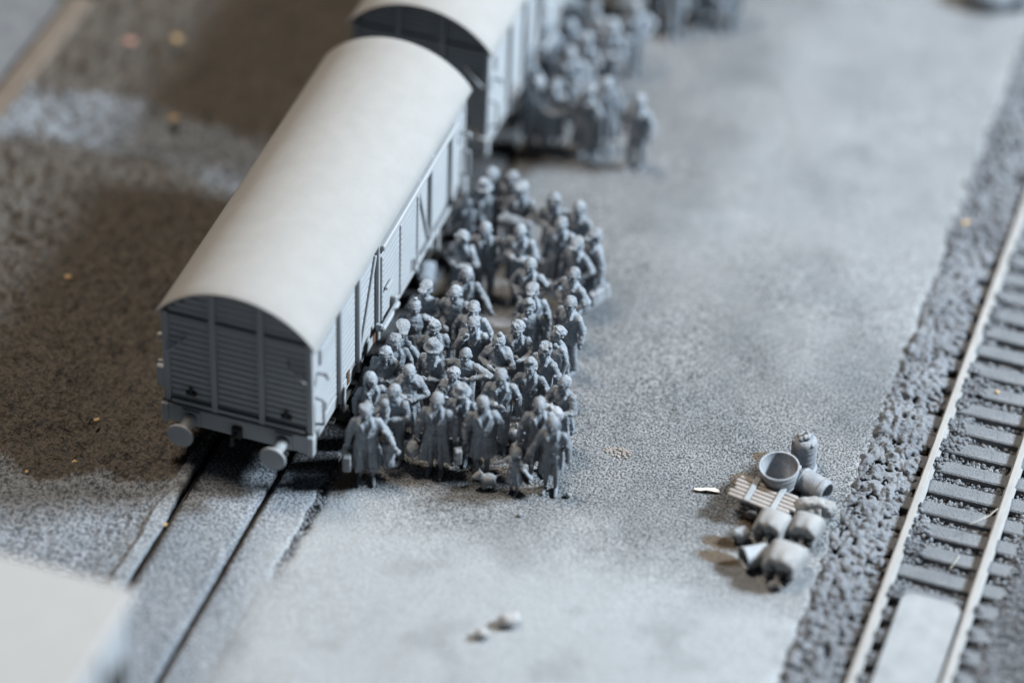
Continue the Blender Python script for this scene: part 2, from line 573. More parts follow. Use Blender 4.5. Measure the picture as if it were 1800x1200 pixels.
def earth_paint(x, y):
    w = (fbm(x * 0.9, y * 0.9, 4) - .5)
    yf = np.interp(x, [-9, -4.2, -3.0, -1.7, -0.8], [-0.95, -1.14, -1.2, -0.85, -0.35])
    brown = sstep(-0.35, 0.35, y - yf + w * 0.9)
    b1 = np.interp(x, [-8.5, -5.5, -3.2, -1], [7.35, 7.75, 7.7, 7.9])
    b2 = np.interp(x, [-8.5, -7.1, -3.4, -1], [8.9, 9.4, 9.15, 9.15])
    band = sstep(-0.6, 0.6, y - b1 + w * 1.1) * (1 - sstep(-0.6, 0.6, y - b2 + w * 1.2))
    return np.clip(1 - brown + band * 0.95 + 0.2 * sstep(-7.4, -8.8, x + w), 0, 1)


def axis(a, b, fine, coarse, lo, hi):
    """fine spacing between lo and hi, coarse outside"""
    p = [np.arange(a, lo, coarse), np.arange(max(lo, a), min(hi, b), fine), np.arange(min(hi, b), b + coarse, coarse)]
    return np.unique(np.concatenate(p).round(4))


grid('earth_ground', axis(-8.46, -1.0, .05, .05, -8.7, -1), axis(-14, 30, .05, .16, -2.6, 9.4), earth_z, M['earth'], {'paint': earth_paint, 'dust': lambda x, y: x * 0})

SPOTS = [(p[1], p[2]) for p in PEOPLE] + FAR


def plat_paint(x, y):
    w = (fbm(x * 1.3, y * 1.3, 4) - .5)
    p = np.ones_like(x)
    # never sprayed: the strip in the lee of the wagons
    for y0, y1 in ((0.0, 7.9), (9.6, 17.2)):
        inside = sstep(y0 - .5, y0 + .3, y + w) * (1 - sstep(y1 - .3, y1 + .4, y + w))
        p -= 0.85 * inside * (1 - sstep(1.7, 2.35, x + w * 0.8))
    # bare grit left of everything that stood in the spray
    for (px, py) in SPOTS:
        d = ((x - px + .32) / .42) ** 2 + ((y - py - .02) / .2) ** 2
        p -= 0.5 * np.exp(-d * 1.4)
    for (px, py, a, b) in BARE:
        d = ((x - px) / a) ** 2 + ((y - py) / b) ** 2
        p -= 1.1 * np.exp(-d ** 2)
    return np.clip(p + 0.25 * w, 0, 1)


def plat_dust(x, y):
    w = (fbm(x * .8, y * .8, 4) - .5)
    d = sstep(.6, 2.0, x + w) * 0.95 * sstep(1.3, -1.2, y + w * 2.2 - .06 * (x - 3)) + 0.42 * sstep(5.0, 11.0, y + w * 3 + .25 * (x - 6)) * sstep(4.6, 6.5, x + w)
    return np.clip(d + .25 * w, 0, 1)


def plat_z(x, y):
    return (fbm(x * .5, y * .5, 3) - .5) * 0.06 + (fbm(x * 9, y * 9, 2) - .5) * 0.018 - 0.12 * sstep(1.72, 1.58, x + (fbm(x * 2, y * 3, 2) - .5) * .16) * sstep(-3.2, -.6, y) + 0.012 * sstep(-1.5, -3.5, y) \
        - 0.14 * sstep(10.36, 10.56, x + (fbm(x * 3, y * 3, 2) - .5) * .2)


grid('platform_ground', axis(1.45, 10.5, .065, .08, 1.5, 6.5), axis(-14, 30, .065, .2, -2.6, 12), plat_z, M['platform'], {'paint': plat_paint, 'dust': plat_dust})


# --------------------------------------------------------- sunken track between paving strips
def strip(x0, x1, jl, jr, name, zoff=0.0):
    ys = axis(-14, 26, .07, .3, -6, 1.5)
    xs = np.linspace(0, 1, 18)
    T, Y = np.meshgrid(xs, ys)
    L = x0 + jl * (fbm(Y * 0 + 3.1 + x0, Y * 3.2, 3) - .5)
    R = x1 + jr * (fbm(Y * 0 + 9.7 + x1, Y * 3.2, 3) - .5)
    X = L + (R - L) * T
    Z = zoff + (fbm(X * 6, Y * 6, 3) - .5) * 0.035
    Z[:, 0] -= 0.17
    Z[:, -1] -= 0.17 if x1 < 1.4 else 0.17 * sstep(-3.0, -.6, Y[:, -1])
    X[:, 1] = X[:, 0] + .012
    X[:, -2] = X[:, -1] - .012
    n, k = X.shape
    V = np.stack([X, Y, Z], -1).reshape(-1, 3)
    i = np.arange(n * k).reshape(n, k)
    Fc = np.stack([i[:-1, :-1], i[:-1, 1:], i[1:, 1:], i[1:, :-1]], -1).reshape(-1, 4)
    me = fast_mesh(name, V, Fc)
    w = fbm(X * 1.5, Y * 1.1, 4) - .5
    for k, a in (('paint', np.clip(1.1 - .75 * sstep(-.5, .7, Y + w * 2) + .3 * w, 0, 1)), ('dust', np.clip(plat_dust(X, Y) * (sstep(-.2, 1.2, X) if x1 > 1.4 else .25) + .2 * w + (.35 if x1 < 0 else 0), 0, 1))):  # paving colour goes near black under the wagon, painted shade deepening its shadow
        at = me.attributes.new(k, 'FLOAT', 'POINT')
        at.data.foreach_set('value', np.ascontiguousarray(a, np.float32).ravel())
    return tag(link(name, me, M['paving']), kind='structure')


strip(-0.63, 0.615, 0.05, 0.012, 'track_paving')
strip(0.735, 1.50, 0.012, 0.12, 'track_paving')
strip(-1.0, -0.785, 0.15, 0.07, 'track_paving', 0.015)
t = tag(empty('sunken_track', (0, 0, 0)), 'worn rails sunk in grooves of the grey paving under the wagons', 'track')
for sx in (-1, 1):
    b = MB()
    b.box((sx * .69, 6, -.15), (.05, 40, .14), .008)
    b.build('rail', M['dark_metal'], t)

# --------------------------------------------------------- ballasted track on the right
XR = 11.60
grid('ballast_bed', np.arange(10.3, 24, .09), axis(-14, 34, .09, .25, -4, 14),
     lambda x, y: -0.20 + (fbm(x * 4, y * 4, 3) - .5) * .12 + 0.16 * sstep(13.2, 13.7, x), M['bed'],
     {'paint': lambda x, y: np.clip(0.95 - 0.9 * np.exp(-((x - XR + .16) / .12) ** 2) - 0.8 * np.exp(-((x - XR - 1.36) / .1) ** 2)
                                    + (fbm(x * 2, y * 2, 3) - .5) * .3, 0, 1), 'dust': lambda x, y: x * 0})
tr = tag(empty('railway_track', (XR + .75, 0, 0)), 'grey ballasted railway track with pale rail tops along the right edge', 'track')
for sx in (-.75, .75):
    b = MB()
    prof = [(-.1, -.08), (.1, -.08), (.1, -.055), (.025, -.03), (.022, .06), (.058, .085), (.058, .135), (.045, .148), (-.045, .148), (-.058, .135),
            (-.058, .085), (-.022, .06), (-.025, -.03), (-.1, -.055)]
    ys = np.arange(-14, 34.1, 1.0)
    b.rings([np.array([[x + sx, y, z] for x, z in prof][::-1]) for y in ys])
    b.build('rail', M['rail'], tr)
sl = MB()
sl.box((0, 0, 0), (2.5, .335, .2), .025)
sl_me = sl.mesh('sleeper')
sl_me.materials.append(M['sleeper'])
chm = MB()
chm.box((0, 0, 0), (.16, .17, .06), .015)
chm.ell((0, 0, .04), (.05, .05, .035), n=8, m=5)
ch_me = chm.mesh('rail_chair')
ch_me.materials.append(M['sleeper'])
ys_sl = np.arange(-5.2, 24, .575)
for y in ys_sl:
    o = link('sleeper', sl_me, None, tr)
    o.location = (random.uniform(-.03, .03), y, -.150 + random.uniform(-.012, .012))
    o.rotation_euler = (random.uniform(-.03, .03), 0, random.uniform(-.012, .012))
    if y < 1.6:
        for sx in (-.75, .75):
            for s2 in (-.17, .17):
                c = link('rail_chair', ch_me, None, o)
                c.location = (sx + s2, 0, .115)

# crossing panel between the rails
b = MB()
pts = []
x0, x1, y0, y1, r = 11.93, 12.98, -9.0, 1.0, .2
for cx, cy, a0 in ((x1 - r, y1 - r, 0), (x0 + r, y1 - r, 90)):
    for a in range(0, 91, 15):
        pts.append((cx + r * math.cos(math.radians(a0 + a)), cy + r * math.sin(math.radians(a0 + a))))
pts += [(x0, y0), (x1, y0)]
b.rings([np.array([[p[0], p[1], z] for p in pts]) for z in (-.2, .07)] + [np.array([[p[0] * .985 + 12.45 * .015, p[1] * .998, .1] for p in pts])])
tag(b.build('crossing_panel', M['pale'], None), 'pale smooth panel with rounded corners lying between the right rails', 'crossing panel')

# ballast: thousands of crumbly stones in one mass
ico_v, ico_f = [], []
import bmesh
bm = bmesh.new()
bmesh.ops.create_icosphere(bm, subdivisions=2, radius=1.0)
ico_v = np.array([v.co[:] for v in bm.verts])
ico_f = np.array([[v.index for v in f.verts] for f in bm.faces])
bm.free()
bm = bmesh.new()
bmesh.ops.create_icosphere(bm, subdivisions=1, radius=1.0)
ic1_v = np.array([v.co[:] for v in bm.verts])
ic1_f = np.array([[v.index for v in f.verts] for f in bm.faces])
bm.free()


def stones(name, P, S, mat, label=None, parent=None, hi=True):
    """P (n,3) centres, S (n,) sizes -> one mesh of lumpy stones"""
    iv, jf = (ico_v, ico_f) if hi else (ic1_v, ic1_f)
    n, k = len(P), len(iv)
    d = 1 + 0.25 * np.sin(iv @ rng.normal(0, 2.6, (3, n)) + rng.random(n) * 6).T[..., None] + rng.normal(0, .12, (n, k, 1))
    sc = S[:, None, None] * (0.75 + 0.5 * rng.random((n, 1, 3)))
    V = iv[None] * d * sc + P[:, None, :]
    Fc = (jf[None] + (np.arange(n) * k)[:, None, None]).reshape(-1, 3)
    me = fast_mesh(name, V.reshape(-1, 3), Fc)
    o = link(name, me, mat, parent)
    o['kind'] = 'stuff'
    return o


def scatter(n, x0, x1, y0, y1, bias=1.0):
    return rng.random(n) * (x1 - x0) + x0, (rng.random(n) ** bias) * (y1 - y0) + y0


# shoulder left of the rail
x, y = scatter(4300, 10.38, XR - .19, -3.2, 11)
s = rng.choice([.026, .038, .052, .07, .095], len(x), p=[.22, .3, .28, .15, .05]) * (0.8 + .4 * rng.random(len(x)))
z = -.17 + .13 * np.minimum(sstep(10.3, 10.6, x), 1.0 - .75 * sstep(XR - .42, XR - .12, x)) + rng.random(len(x)) * .06
# keep stones off the sleeper ends
ph = np.abs((y - ys_sl[0] + .2875) % .575 - .2875)
keep = ~((x > XR - .42) & (ph < .18) & (rng.random(len(x)) < .75))
bl = stones('ballast_stones', np.stack([x, y, z], 1)[keep], s[keep] * 1.1, None, hi=False)
rm = bl.modifiers.new('r', 'REMESH')        # fused into one crumbly crust, as glued ballast is
rm.mode = 'VOXEL'
rm.voxel_size = .021
me = bpy.data.meshes.new_from_object(bl.evaluated_get(bpy.context.evaluated_depsgraph_get()))
bl.modifiers.clear()
bl.data = me
me.name = 'ballast_stones'
me.materials.clear()
me.materials.append(M['stone'])
me.polygons.foreach_set('use_smooth', np.ones(len(me.polygons), bool))
roughen(me, ((14, .03), (34, .022)), -1.0)
x, y = scatter(1500, 10.38, XR - .12, 11, 24)
stones('ballast_stones', np.stack([x, y, -.1 + rng.random(len(x)) * .08], 1), .06 + .05 * rng.random(len(x)), M['stone'], hi=False)
# between the rails: mostly in the gaps, some spilled over the left ends of the sleepers
x, y = scatter(9000, XR + .06, XR + 1.44, .9, 13)
ph = np.abs((y - ys_sl[0] + .2875) % .575 - .2875)
gap = ph > .18
drift = fbm(x * 1.6, y * 1.3, 3) + .33 * sstep(XR + .6, XR + .1, x)
keep = gap & (rng.random(len(x)) < .9) | (drift > .72)
s = .016 + .04 * rng.random(len(x)) ** 2.4
z = np.where(gap, -.235 + .14 * np.clip(drift, 0, 1), -.05) + rng.random(len(x)) * .03
stones('ballast_stones', np.stack([x, y, z], 1)[keep], s[keep], M['stone'], hi=False)
# finer gravel right of the track
x, y = scatter(9000, XR + 1.62, 16.2, -4, 9)
s = .014 + .035 * rng.random(len(x)) ** 2
stones('gravel', np.stack([x, y, -.19 + .15 * sstep(13.2, 13.7, x) + rng.random(len(x)) * .03], 1), s, M['stone'], hi=False)
# crumbs along the foot of the crossing and the rough kerb of the platform
x, y = scatter(300, 1.46, 1.78, -2.6, .6)
stones('kerb_grit', np.stack([x, y, np.full(len(x), -.05)], 1), .015 + .035 * rng.random(len(x)), M['stone'], hi=False)

# far left: brown timber edging and the grey slab behind it
tag(one_box('timber_edging', (-8.72, 10, -.15), (.54, 44, .5), M['timber'], None, .06), 'brown timber edging strip, blurred, in the top left corner', 'edging')
tag(one_box('concrete_slab', (-19.1, 10, -.3), (20, 44, .5), M['sleeper'], None, .03), kind='structure')
tag(one_box('timber_peg', (-8.6, 12.85, .15), (.5, .5, .5), M['dark_metal'], None, .1), 'small dark peg beside the brown timber edging at the top edge', 'peg')

# ---------------------------------------------------------------- wagons
WL, WW = 8.0, 2.80
ZF, ZE = 1.27, 3.22       # floor line, eave


def roof_z(x):
    """height of the arched roof above x"""
    R = 1.84
    return 4.07 - R + math.sqrt(max(R * R - x * x, 0.0)) if abs(x) < 1.5 else ZE


def make_wagon():
    root = empty('freight_wagon', (0, 0, 0))
    P = M['wagon']
    h = WW / 2
    # roof: one arched shell with a thin edge
    b = MB()
    n = 34
    top, bot = [], []
    for i in range(n + 1):
        a = -1.49 + 2.98 * i / n
        top.append((a, roof_z(a) if abs(a) < 1.47 else roof_z(1.47) - (abs(a) - 1.47) * 2.4))
    for a, z in top[::-1]:
        bot.append((a * .997, z - .05))
    prof = top + bot
    ys = [-.11, -.09] + list(np.linspace(.2, WL - .2, 20)) + [WL + .09, WL + .11]
    b.rings([np.array([[x, y, z - (.012 if y in (-.11, WL + .11) else 0)] for x, z in prof]) for y in ys])
    me = b.mesh('roof')
    me.polygons.foreach_set('use_smooth', [len(p.vertices) == 4 for p in me.polygons])
    me.set_sharp_from_angle(angle=math.radians(40))
    link('roof', me, M['roof'], root)
    # inner body so no light leaks through the plank joints
    b = MB()
    ins = [(-h + .06, .9), (h - .06, .9), (h - .06, ZE - .06)] + [(x, roof_z(x) - .07) for x in np.linspace(h - .1, -h + .1, 13)] + [(-h + .06, ZE - .06)]
    b.rings([np.array([[x, y, z] for x, z in ins]) for y in (.06, WL - .06)])
    b.build('body', M['wagon'], root)
    # planks of the two ends
    pw = .135
    for ye, sg in ((0.0, 1), (WL, -1)):
        z = ZF
        while z < 3.98:
            z1 = min(z + pw, 4.0)
            zm = z1
            w = h if zm < ZE else math.sqrt(max(1.84 ** 2 - (zm - 4.07 + 1.84 + .06) ** 2, .01))
            w = min(w, h)
            b = MB()
            b.box((0, ye + sg * .045, (z + z1) / 2), (2 * w - .1, .05, z1 - z - .012), .012)
            b.build('plank', P, root)
            z = z1
        # stanchions, corner posts, ledge, headstock
        for x in (-.45, .45):
            one_box('stanchion', (x, ye - sg * .012, (ZF + roof_z(x) - .08) / 2 - .03), (.11, .085, roof_z(x) - .08 - ZF + .06), P, root, .012)
        for x in (-h + .05, h - .05):
            one_box('corner_post', (x, ye + sg * .03, (.95 + ZE + .1) / 2), (.12, .12, ZE + .1 - .95), P, root, .012)
        for xa, xb in ((-h + .12, -.51), (-.39, .39), (.51, h - .12)):
            one_box('ledge', ((xa + xb) / 2, ye - sg * .002, ZE + .03), (xb - xa, .07, .075), P, root, .01)
        one_box('headstock', (0, ye - sg * .03, 1.06), (WW - .1, .12, .40), P, root, .018)
        one_box('headstock_end', (-h + .02, ye - sg * .045, 1.06), (.13, .17, .42), P, root, .015)
        one_box('headstock_end', (h - .02, ye - sg * .045, 1.06), (.13, .17, .42), P, root, .015)
        one_box('sill_rail', (0, ye - sg * .022, ZF + .045), (WW - .26, .05, .09), P, root, .01)
        # lamp brackets and grab rods
        for x in (-.9, .9):
            bk = one_box('lamp_bracket', (x, ye - sg * .012, ZF + .27), (.2, .06, .1), M['dark_metal'], root, .02)
            one_box('bracket_tongue', (x, ye - sg * .02, ZF + .36), (.05, .035, .12), M['dark_metal'], bk, .008)
        for sx in (-1, 1):
            b = MB()
            b.path([(sx * 1.3, ye - sg * .05, 2.46), (sx * 1.27, ye - sg * .09, 2.5), (sx * .99, ye - sg * .09, 2.8), (sx * .96, ye - sg * .03, 2.84)], .022, 8)
            b.build('grab_rod', P, root, True)
        # buffers: tapered shank, round disc
        for x in (-.875, .875):
            bf = one_box('buffer_base', (x, ye - sg * .105, 1.06), (.34, .05, .34), P, root, .012)
            b = MB()
            RX = rot('X', 90 * sg)
            b.lathe([(.135, 0), (.12, .05), (.1, .33), (.085, .34), (.08, .47)], (x, ye - sg * .12, 1.06), RX, 20)
            b.build('buffer_shank', P, bf, True)
            b = MB()
            b.lathe([(.1, 0), (.235, .012), (.245, .03), (.24, .055), (.15, .07), (.02, .075)], (x, ye - sg * .575, 1.06), RX, 28)
            me = b.mesh('buffer_disc')
            link('buffer_disc', me, P, bf)
        # drawhook
        b = MB()
        b.box((0, ye - sg * .13, 1.0), (.2, .08, .24), .02)
        b.path([(0, ye - sg * .15, 1.02), (0, ye - sg * .34, 1.02), (0, ye - sg * .38, .92), (0, ye - sg * .3, .88)], .035)
        b.build('draw_hook', M['dark_metal'], root)
        # corner fittings: label box on the left flank, tail lamp irons
        for sx in (-1, 1):
            b = MB()
            b.path([(sx * h, ye + sg * .25, 2.5), (sx * (h + .17), ye + sg * .25, 2.5), (sx * (h + .19), ye + sg * .25, 2.42)], .03)
            b.ell((sx * (h + .17), ye + sg * .25, 2.5), (.05, .05, .05), n=10, m=6)
            b.build('lamp_iron', P, root, True)
            b = MB()
            b.path([(sx * (h + .02), ye + sg * .14, 2.02), (sx * (h + .15), ye + sg * .14, 2.0), (sx * (h + .15), ye + sg * .14, 1.45), (sx * (h + .02), ye + sg * .14, 1.42)], .03)
            b.build('grab_handle', P, root, True)
    tread = one_box('label_box', (-h - .07, .02, 1.78), (.16, .1, .5), P, root, .03)
    # side planks, posts, sliding door
    for sx in (-1, 1):
        xs_ = sx * h
        z = ZF
        while z < ZE - .02:
            z1 = min(z + pw, ZE)
            for y0, y1 in ((.1, 3.14), (5.16, WL - .1)):
                b = MB()
                b.box((xs_ - sx * .035, (y0 + y1) / 2, (z + z1) / 2), (.05, y1 - y0, z1 - z - .008), .01)
                b.build('plank', P, root)
            z = z1
        for y, w in ((1.25, .1), (2.18, .1), (3.16, .09), (5.24, .09), (6.0, .1), (7.14, .1)):
            one_box('side_post', (xs_ + sx * .025, y, (1.0 + ZE) / 2), (.09, w, ZE - 1.0), P, root, .012)
        for ya, za, yb, zb in ((2.28, 1.32, 3.08, 3.0), (5.32, 3.0, 5.93, 1.32)):
            L = math.hypot(yb - ya, zb - za)
            one_box('side_brace', (xs_ + sx * .008, (ya + yb) / 2, (za + zb) / 2), (.06, .075, L), P, root, .012,
                    rot('X', -math.degrees(math.atan2(yb - ya, zb - za))))
        one_box('eave_rail', (xs_ + sx * .03, 1.6, ZE - .0), (.08, 3.0, .07), P, root, .012)
        one_box('door_rail', (xs_ + sx * .085, 5.18, 3.10), (.13, 4.0, .12), P, root, .016)
        one_box('solebar', (xs_ - sx * .05, WL / 2, 1.12), (.1, WL - .3, .26), P, root, .014)
        one_box('lower_door_rail', (xs_ + sx * .07, 5.2, 1.26), (.07, 4.0, .06), P, root, .012)
        door = one_box('sliding_door', (xs_ + sx * .03, 4.17, 2.09), (.06, 2.02, 1.6), P, root, .01)
        z = ZF + .04
        while z < 2.86:
            b = MB()
            b.box((xs_ + sx * .066, 4.17, z + pw / 2), (.022, 1.96, pw - .01), .006)
            b.build('plank', P, door)
            z += pw
        for y in (3.22, 4.2, 5.12):
            one_box('door_stile', (xs_ + sx * .085, y, 2.09), (.035, .06, 1.62), P, door, .008)
            b = MB()
            for k in range(13):
                b.ell((xs_ + sx * .105, y, 1.36 + k * .122), (.014, .016, .016), n=6, m=4)
            b.build('rivets', P, door)
        lt = one_box('door_latch', (xs_ + sx * .19, 3.38, 1.42), (.11, .86, .1), P, door, .03)
        one_box('latch_bracket', (xs_ + sx * .12, 3.0, 1.42), (.12, .07, .16), P, door, .012)
        one_box('latch_bracket', (xs_ + sx * .12, 3.74, 1.46), (.14, .09, .3), P, door, .02)
        one_box('door_handle', (xs_ + sx * .13, 4.85, 1.5), (.05, .05, .3), P, door, .012)
        one_box('door_bolt', (xs_ + sx * .12, 3.5, 2.05), (.06, .3, .07), P, door, .015)
        # vent flap and small plates
        one_box('vent_flap', (xs_ + sx * .012, .68, 2.78), (.05, .7, .34), P, root, .012)
        one_box('vent_flap', (xs_ + sx * .012, 7.55, 2.78), (.05, .5, .34), P, root, .012)
        one_box('number_plate', (xs_ + sx * .0, .75, 1.44), (.04, .28, .18), P, root, .01)
        for y, z, hh in ((1.72, 1.22, .3), (3.05, 1.12, .25), (3.9, 1.18, .2)):
            one_box('rust_patch', (xs_ + sx * .006, y, z), (.012, .12, hh), M['rust'], root, .004)
        # running gear
        for y in (1.5, 6.5):
            b = MB()
            v = [(-.5, 1.0), (.5, 1.0), (.16, .42), (-.16, .42)]
            b.rings([np.array([[xs_ - sx * .14 + dx, y + a, z] for a, z in v]) for dx in (-.03, .03)])
            b.build('axle_guard', M['dark_metal'], root)
            b = MB()
            b.box((xs_ - sx * .04, y, .56), (.2, .24, .26), .03)
            b.lathe([(.08, 0), (.08, .06), (.05, .08)], (xs_ + sx * .06, y, .56), rot('Y', 90 * sx), 12)
            b.build('axle_box', M['dark_metal'], root)
            b = MB()
            for k in range(5):
                b.box((xs_ - sx * .04, y, .74 + k * .035), (.1, 1.15 - k * .2, .03), .006)
            b.build('leaf_spring', M['dark_metal'], root)
            one_box('step_iron', (xs_ + sx * .03, y - .06, .95), (.05, .1, .62), P, root, .012)
    for y in (1.5, 6.5):
        b = MB()
        b.cap((-1.2, y, .53), (1.2, y, .53), .06, .06)
        ax = b.build('axle', M['dark_metal'], root)
        for sx in (-1, 1):
            b = MB()
            b.lathe([(.06, -.08), (.14, -.07), (.15, -.02), (.44, -.03), (.45, -.06), (.5, -.06), (.5, .04), (.53, .05), (.53, .08), (.44, .08), (.43, .03), (.12, .03), (.06, .06)],
                    (sx * .72, y, .53), rot('Y', -90 * sx), 32)
            b.build('wheel', M['dark_metal'], ax)
    one_box('underframe', (0, WL / 2, 1.0), (1.5, WL - .4, .2), M['dark_metal'], root, .02)
    return root


w1 = make_wagon()
tag(w1, 'whole grey covered goods wagon with arched roof and buffers toward us, crowd along its side', 'wagon', 'covered goods wagons on the sunken track')
w2 = copy_tree(w1)
w2.location = (0.0, 9.39, 0)
tag(w2, 'blurred grey covered goods wagon standing behind the first, cut by the top edge', 'wagon', 'covered goods wagons on the sunken track')

M['van_roof'] = paint_mat('van_roof_paint', (0.45, 0.455, 0.46), (0.48, 0.485, 0.49), 0.8, 40, 0.2, 0.01, pit=0.1)
# the pale van very close to the lens in the bottom left corner
van = tag(empty('railway_van', (0, -7.50, 0)), 'strongly blurred pale flat-roofed van filling the bottom left corner', 'van')
one_box('roof', (0, -4.5, 4.33), (2.94, 9.0, .12), M['van_roof'], van, .05)
b = MB()
b.box((0, -4.5, 2.62), (2.78, 8.9, 3.3), .04)
b.build('body', M['wagon'], van)
for y in (-.25, -1.35, -2.5, -4.0, -5.5, -7.0):
    one_box('side_post', (1.40, y, 2.6), (.07, .09, 3.2), M['wagon'], van, .012)
for y in (-.8, -1.95):
    w = one_box('window', (1.398, y, 3.1), (.05, .62, .8), M['dark_metal'], van, .01)
    one_box('window_frame', (1.41, y, 3.53), (.06, .7, .07), M['wagon'], w, .01)
for x in (-.8, .8):
    one_box('door', (x * .6, .0, 2.3), (.8, .05, 2.3), M['wagon'], van, .01)
for y in (-1.6, -7.2):
    for sx in (-1, 1):
        b = MB()
        b.lathe([(.06, -.08), (.15, -.02), (.44, -.03), (.5, -.06), (.53, .08), (.44, .08), (.12, .03)], (sx * .72, y, .53), rot('Y', -90 * sx), 24)
        b.build('wheel', M['dark_metal'], van)

# ---------------------------------------------------------------- people: each body one continuous skin, clothes and hair its children
ARM = {   # side s = -1 (picture left when facing us) or +1; elbow and hand as (out, back, z)
    'hang': ((.275, .03, 1.13), (.285, -.05, .88)),
    'carry': ((.275, .02, 1.12), (.30, -.02, .85)),
    'fold': ((.285, -.03, 1.12), (.03, -.225, 1.14)),
    'pocket': ((.315, .04, 1.13), (.14, -.19, .98)),
    'chin': ((.25, -.15, 1.13), (.10, -.20, 1.42)),
    'elbow': ((.46, -.09, 1.34), (.13, -.20, 1.24)),
    'hip': ((.37, .05, 1.16), (.19, -.10, 1.00)),
    'hold': ((.28, -.10, 1.13), (.12, -.32, 1.16)),
    'out': ((.33, -.02, 1.14), (.44, -.16, .95)),
    'reach': ((.30, -.02, 1.12), (.40, -.10, .86)),
    'reachout': ((.36, -.04, 1.18), (.56, -.10, 1.02)),
}


def hand(b, w, d, side):
    """palm, four unequal bent fingers and a thumb closing from its side"""
    d = np.array(d, float)
    d /= np.linalg.norm(d)
    p = np.cross(d, [0, 1.0, 0])
    if np.linalg.norm(p) < .2:
        p = np.array([1.0, 0, 0])
    p /= np.linalg.norm(p)
    nrm = np.cross(p, d)
    w = np.array(w, float)
    b.cap(w - .02 * d, w + .05 * d + .012 * p, .03, .027, 8)
    b.cap(w + .01 * d, w + .05 * d - .016 * p, .028, .024, 8)
    for i, L in enumerate((.052, .062, .058, .045)):
        o = (i - 1.5) * .0215
        a = w + .062 * d + o * p
        k = a + d * L * .6 + nrm * .006
        b.cap(a, k, .0125, .012, 7)
        b.cap(k, k + d * L * .35 + nrm * L * .5, .012, .0105, 7)
    t0 = w + .012 * d - .03 * p * side
    t1 = t0 + .035 * d - .022 * p * side + nrm * .012
    b.cap(t0, t1, .0135, .0125, 7)
    b.cap(t1, t1 + .03 * d + nrm * .014, .0125, .011, 7)


def torso_rings(b, prof, fold_k=9, slit=0.0, seed=0.0, front=0.0):
    """prof rows: z, half width, half depth, y centre, fold strength"""
    n = 52
    th = np.linspace(0, 2 * np.pi, n, endpoint=False)
    R = []
    for z, rx, ry, cy, fa in prof:
        e = 2.25
        c_, s_ = np.cos(th), np.sin(th)
        rr = (np.abs(c_) ** e + np.abs(s_) ** e) ** (-1 / e)
        fo = 1 + fa * (np.sin(fold_k * th + seed) * .6 + np.sin((fold_k - 4) * th + 2.1 * seed + z * 3) * .4)
        da = np.angle(np.exp(1j * (th + np.pi / 2 - .06 * math.sin(seed))))
        fo = fo * (1 - slit * fa * 9 * np.exp(-(da / .13) ** 2)) 
        R.append(np.stack([c_ * rr * rx * fo, s_ * rr * ry * fo + cy, np.full(n, z)], 1))
    b.rings(R[::-1] if prof[0][0] > prof[-1][0] else R)


OUT = {
    'longcoat': [(1.455, .075, .065, .01, 0), (1.43, .145, .085, .01, 0), (1.37, .205, .115, .005, 0), (1.2, .20, .13, 0, .015), (1.03, .185, .125, 0, .02),
                 (.86, .215, .15, 0, .05), (.6, .245, .18, .0, .085), (.36, .27, .205, .01, .11)],
    'coat': [(1.455, .075, .065, .01, 0), (1.43, .14, .085, .01, 0), (1.37, .195, .115, .005, 0), (1.2, .19, .13, 0, .01), (1.03, .168, .12, 0, .015),
             (.86, .20, .145, 0, .04), (.65, .22, .16, 0, .06), (.48, .235, .175, .005, .075)],
    'jacket': [(1.455, .075, .065, .01, 0), (1.43, .15, .085, .01, 0), (1.37, .21, .118, .005, 0), (1.2, .20, .132, 0, .012), (1.03, .175, .12, 0, .016),
               (.90, .195, .14, 0, .03), (.78, .20, .145, 0, .035)],
    'sweater': [(1.455, .07, .062, .01, 0), (1.43, .14, .085, .01, 0), (1.37, .20, .115, .005, 0), (1.2, .195, .135, 0, .01), (1.05, .182, .13, -.005, .02),
                (.94, .178, .125, 0, .012), (.89, .165, .115, 0, .0)],
    'dress': [(1.455, .065, .06, .01, 0), (1.43, .13, .08, .01, 0), (1.37, .18, .11, .005, 0), (1.22, .175, .13, -.01, .01), (1.05, .142, .105, 0, .01),
              (.9, .19, .14, 0, .04), (.7, .215, .16, 0, .07), (.46, .245, .185, 0, .09)],
    'vest': [(1.455, .075, .065, .01, 0), (1.43, .145, .085, .01, 0), (1.37, .20, .115, .005, 0), (1.2, .195, .13, 0, .02), (1.03, .19, .125, 0, .03),
             (.86, .215, .145, .01, .06), (.70, .23, .155, .015, .08)],
}
OUT['shawl'] = OUT['dress']
OUT['cape'] = [(1.455, .085, .075, .01, 0), (1.42, .165, .10, .01, .01), (1.33, .245, .155, .0, .02), (1.1, .275, .185, 0, .045), (.85, .285, .195, 0, .06), (.55, .29, .205, 0, .075)]
NAME = {'longcoat': 'long_coat', 'coat': 'coat', 'jacket': 'jacket', 'sweater': 'sweater', 'dress': 'dress', 'vest': 'open_coat', 'shawl': 'dress', 'cape': 'cape'}
JOBS = []     # (temporary object, final setup)


def job(b, name, voxel, smooth=2):
    me = b.mesh(name)
    o = bpy.data.objects.new('work', me)
    C.objects.link(o)
    r = o.modifiers.new('r', 'REMESH')
    r.mode = 'VOXEL'
    r.voxel_size = voxel
    r.use_smooth_shade = True
    if smooth:
        s = o.modifiers.new('s', 'SMOOTH')
        s.factor = 0.5
        s.iterations = smooth
    return o


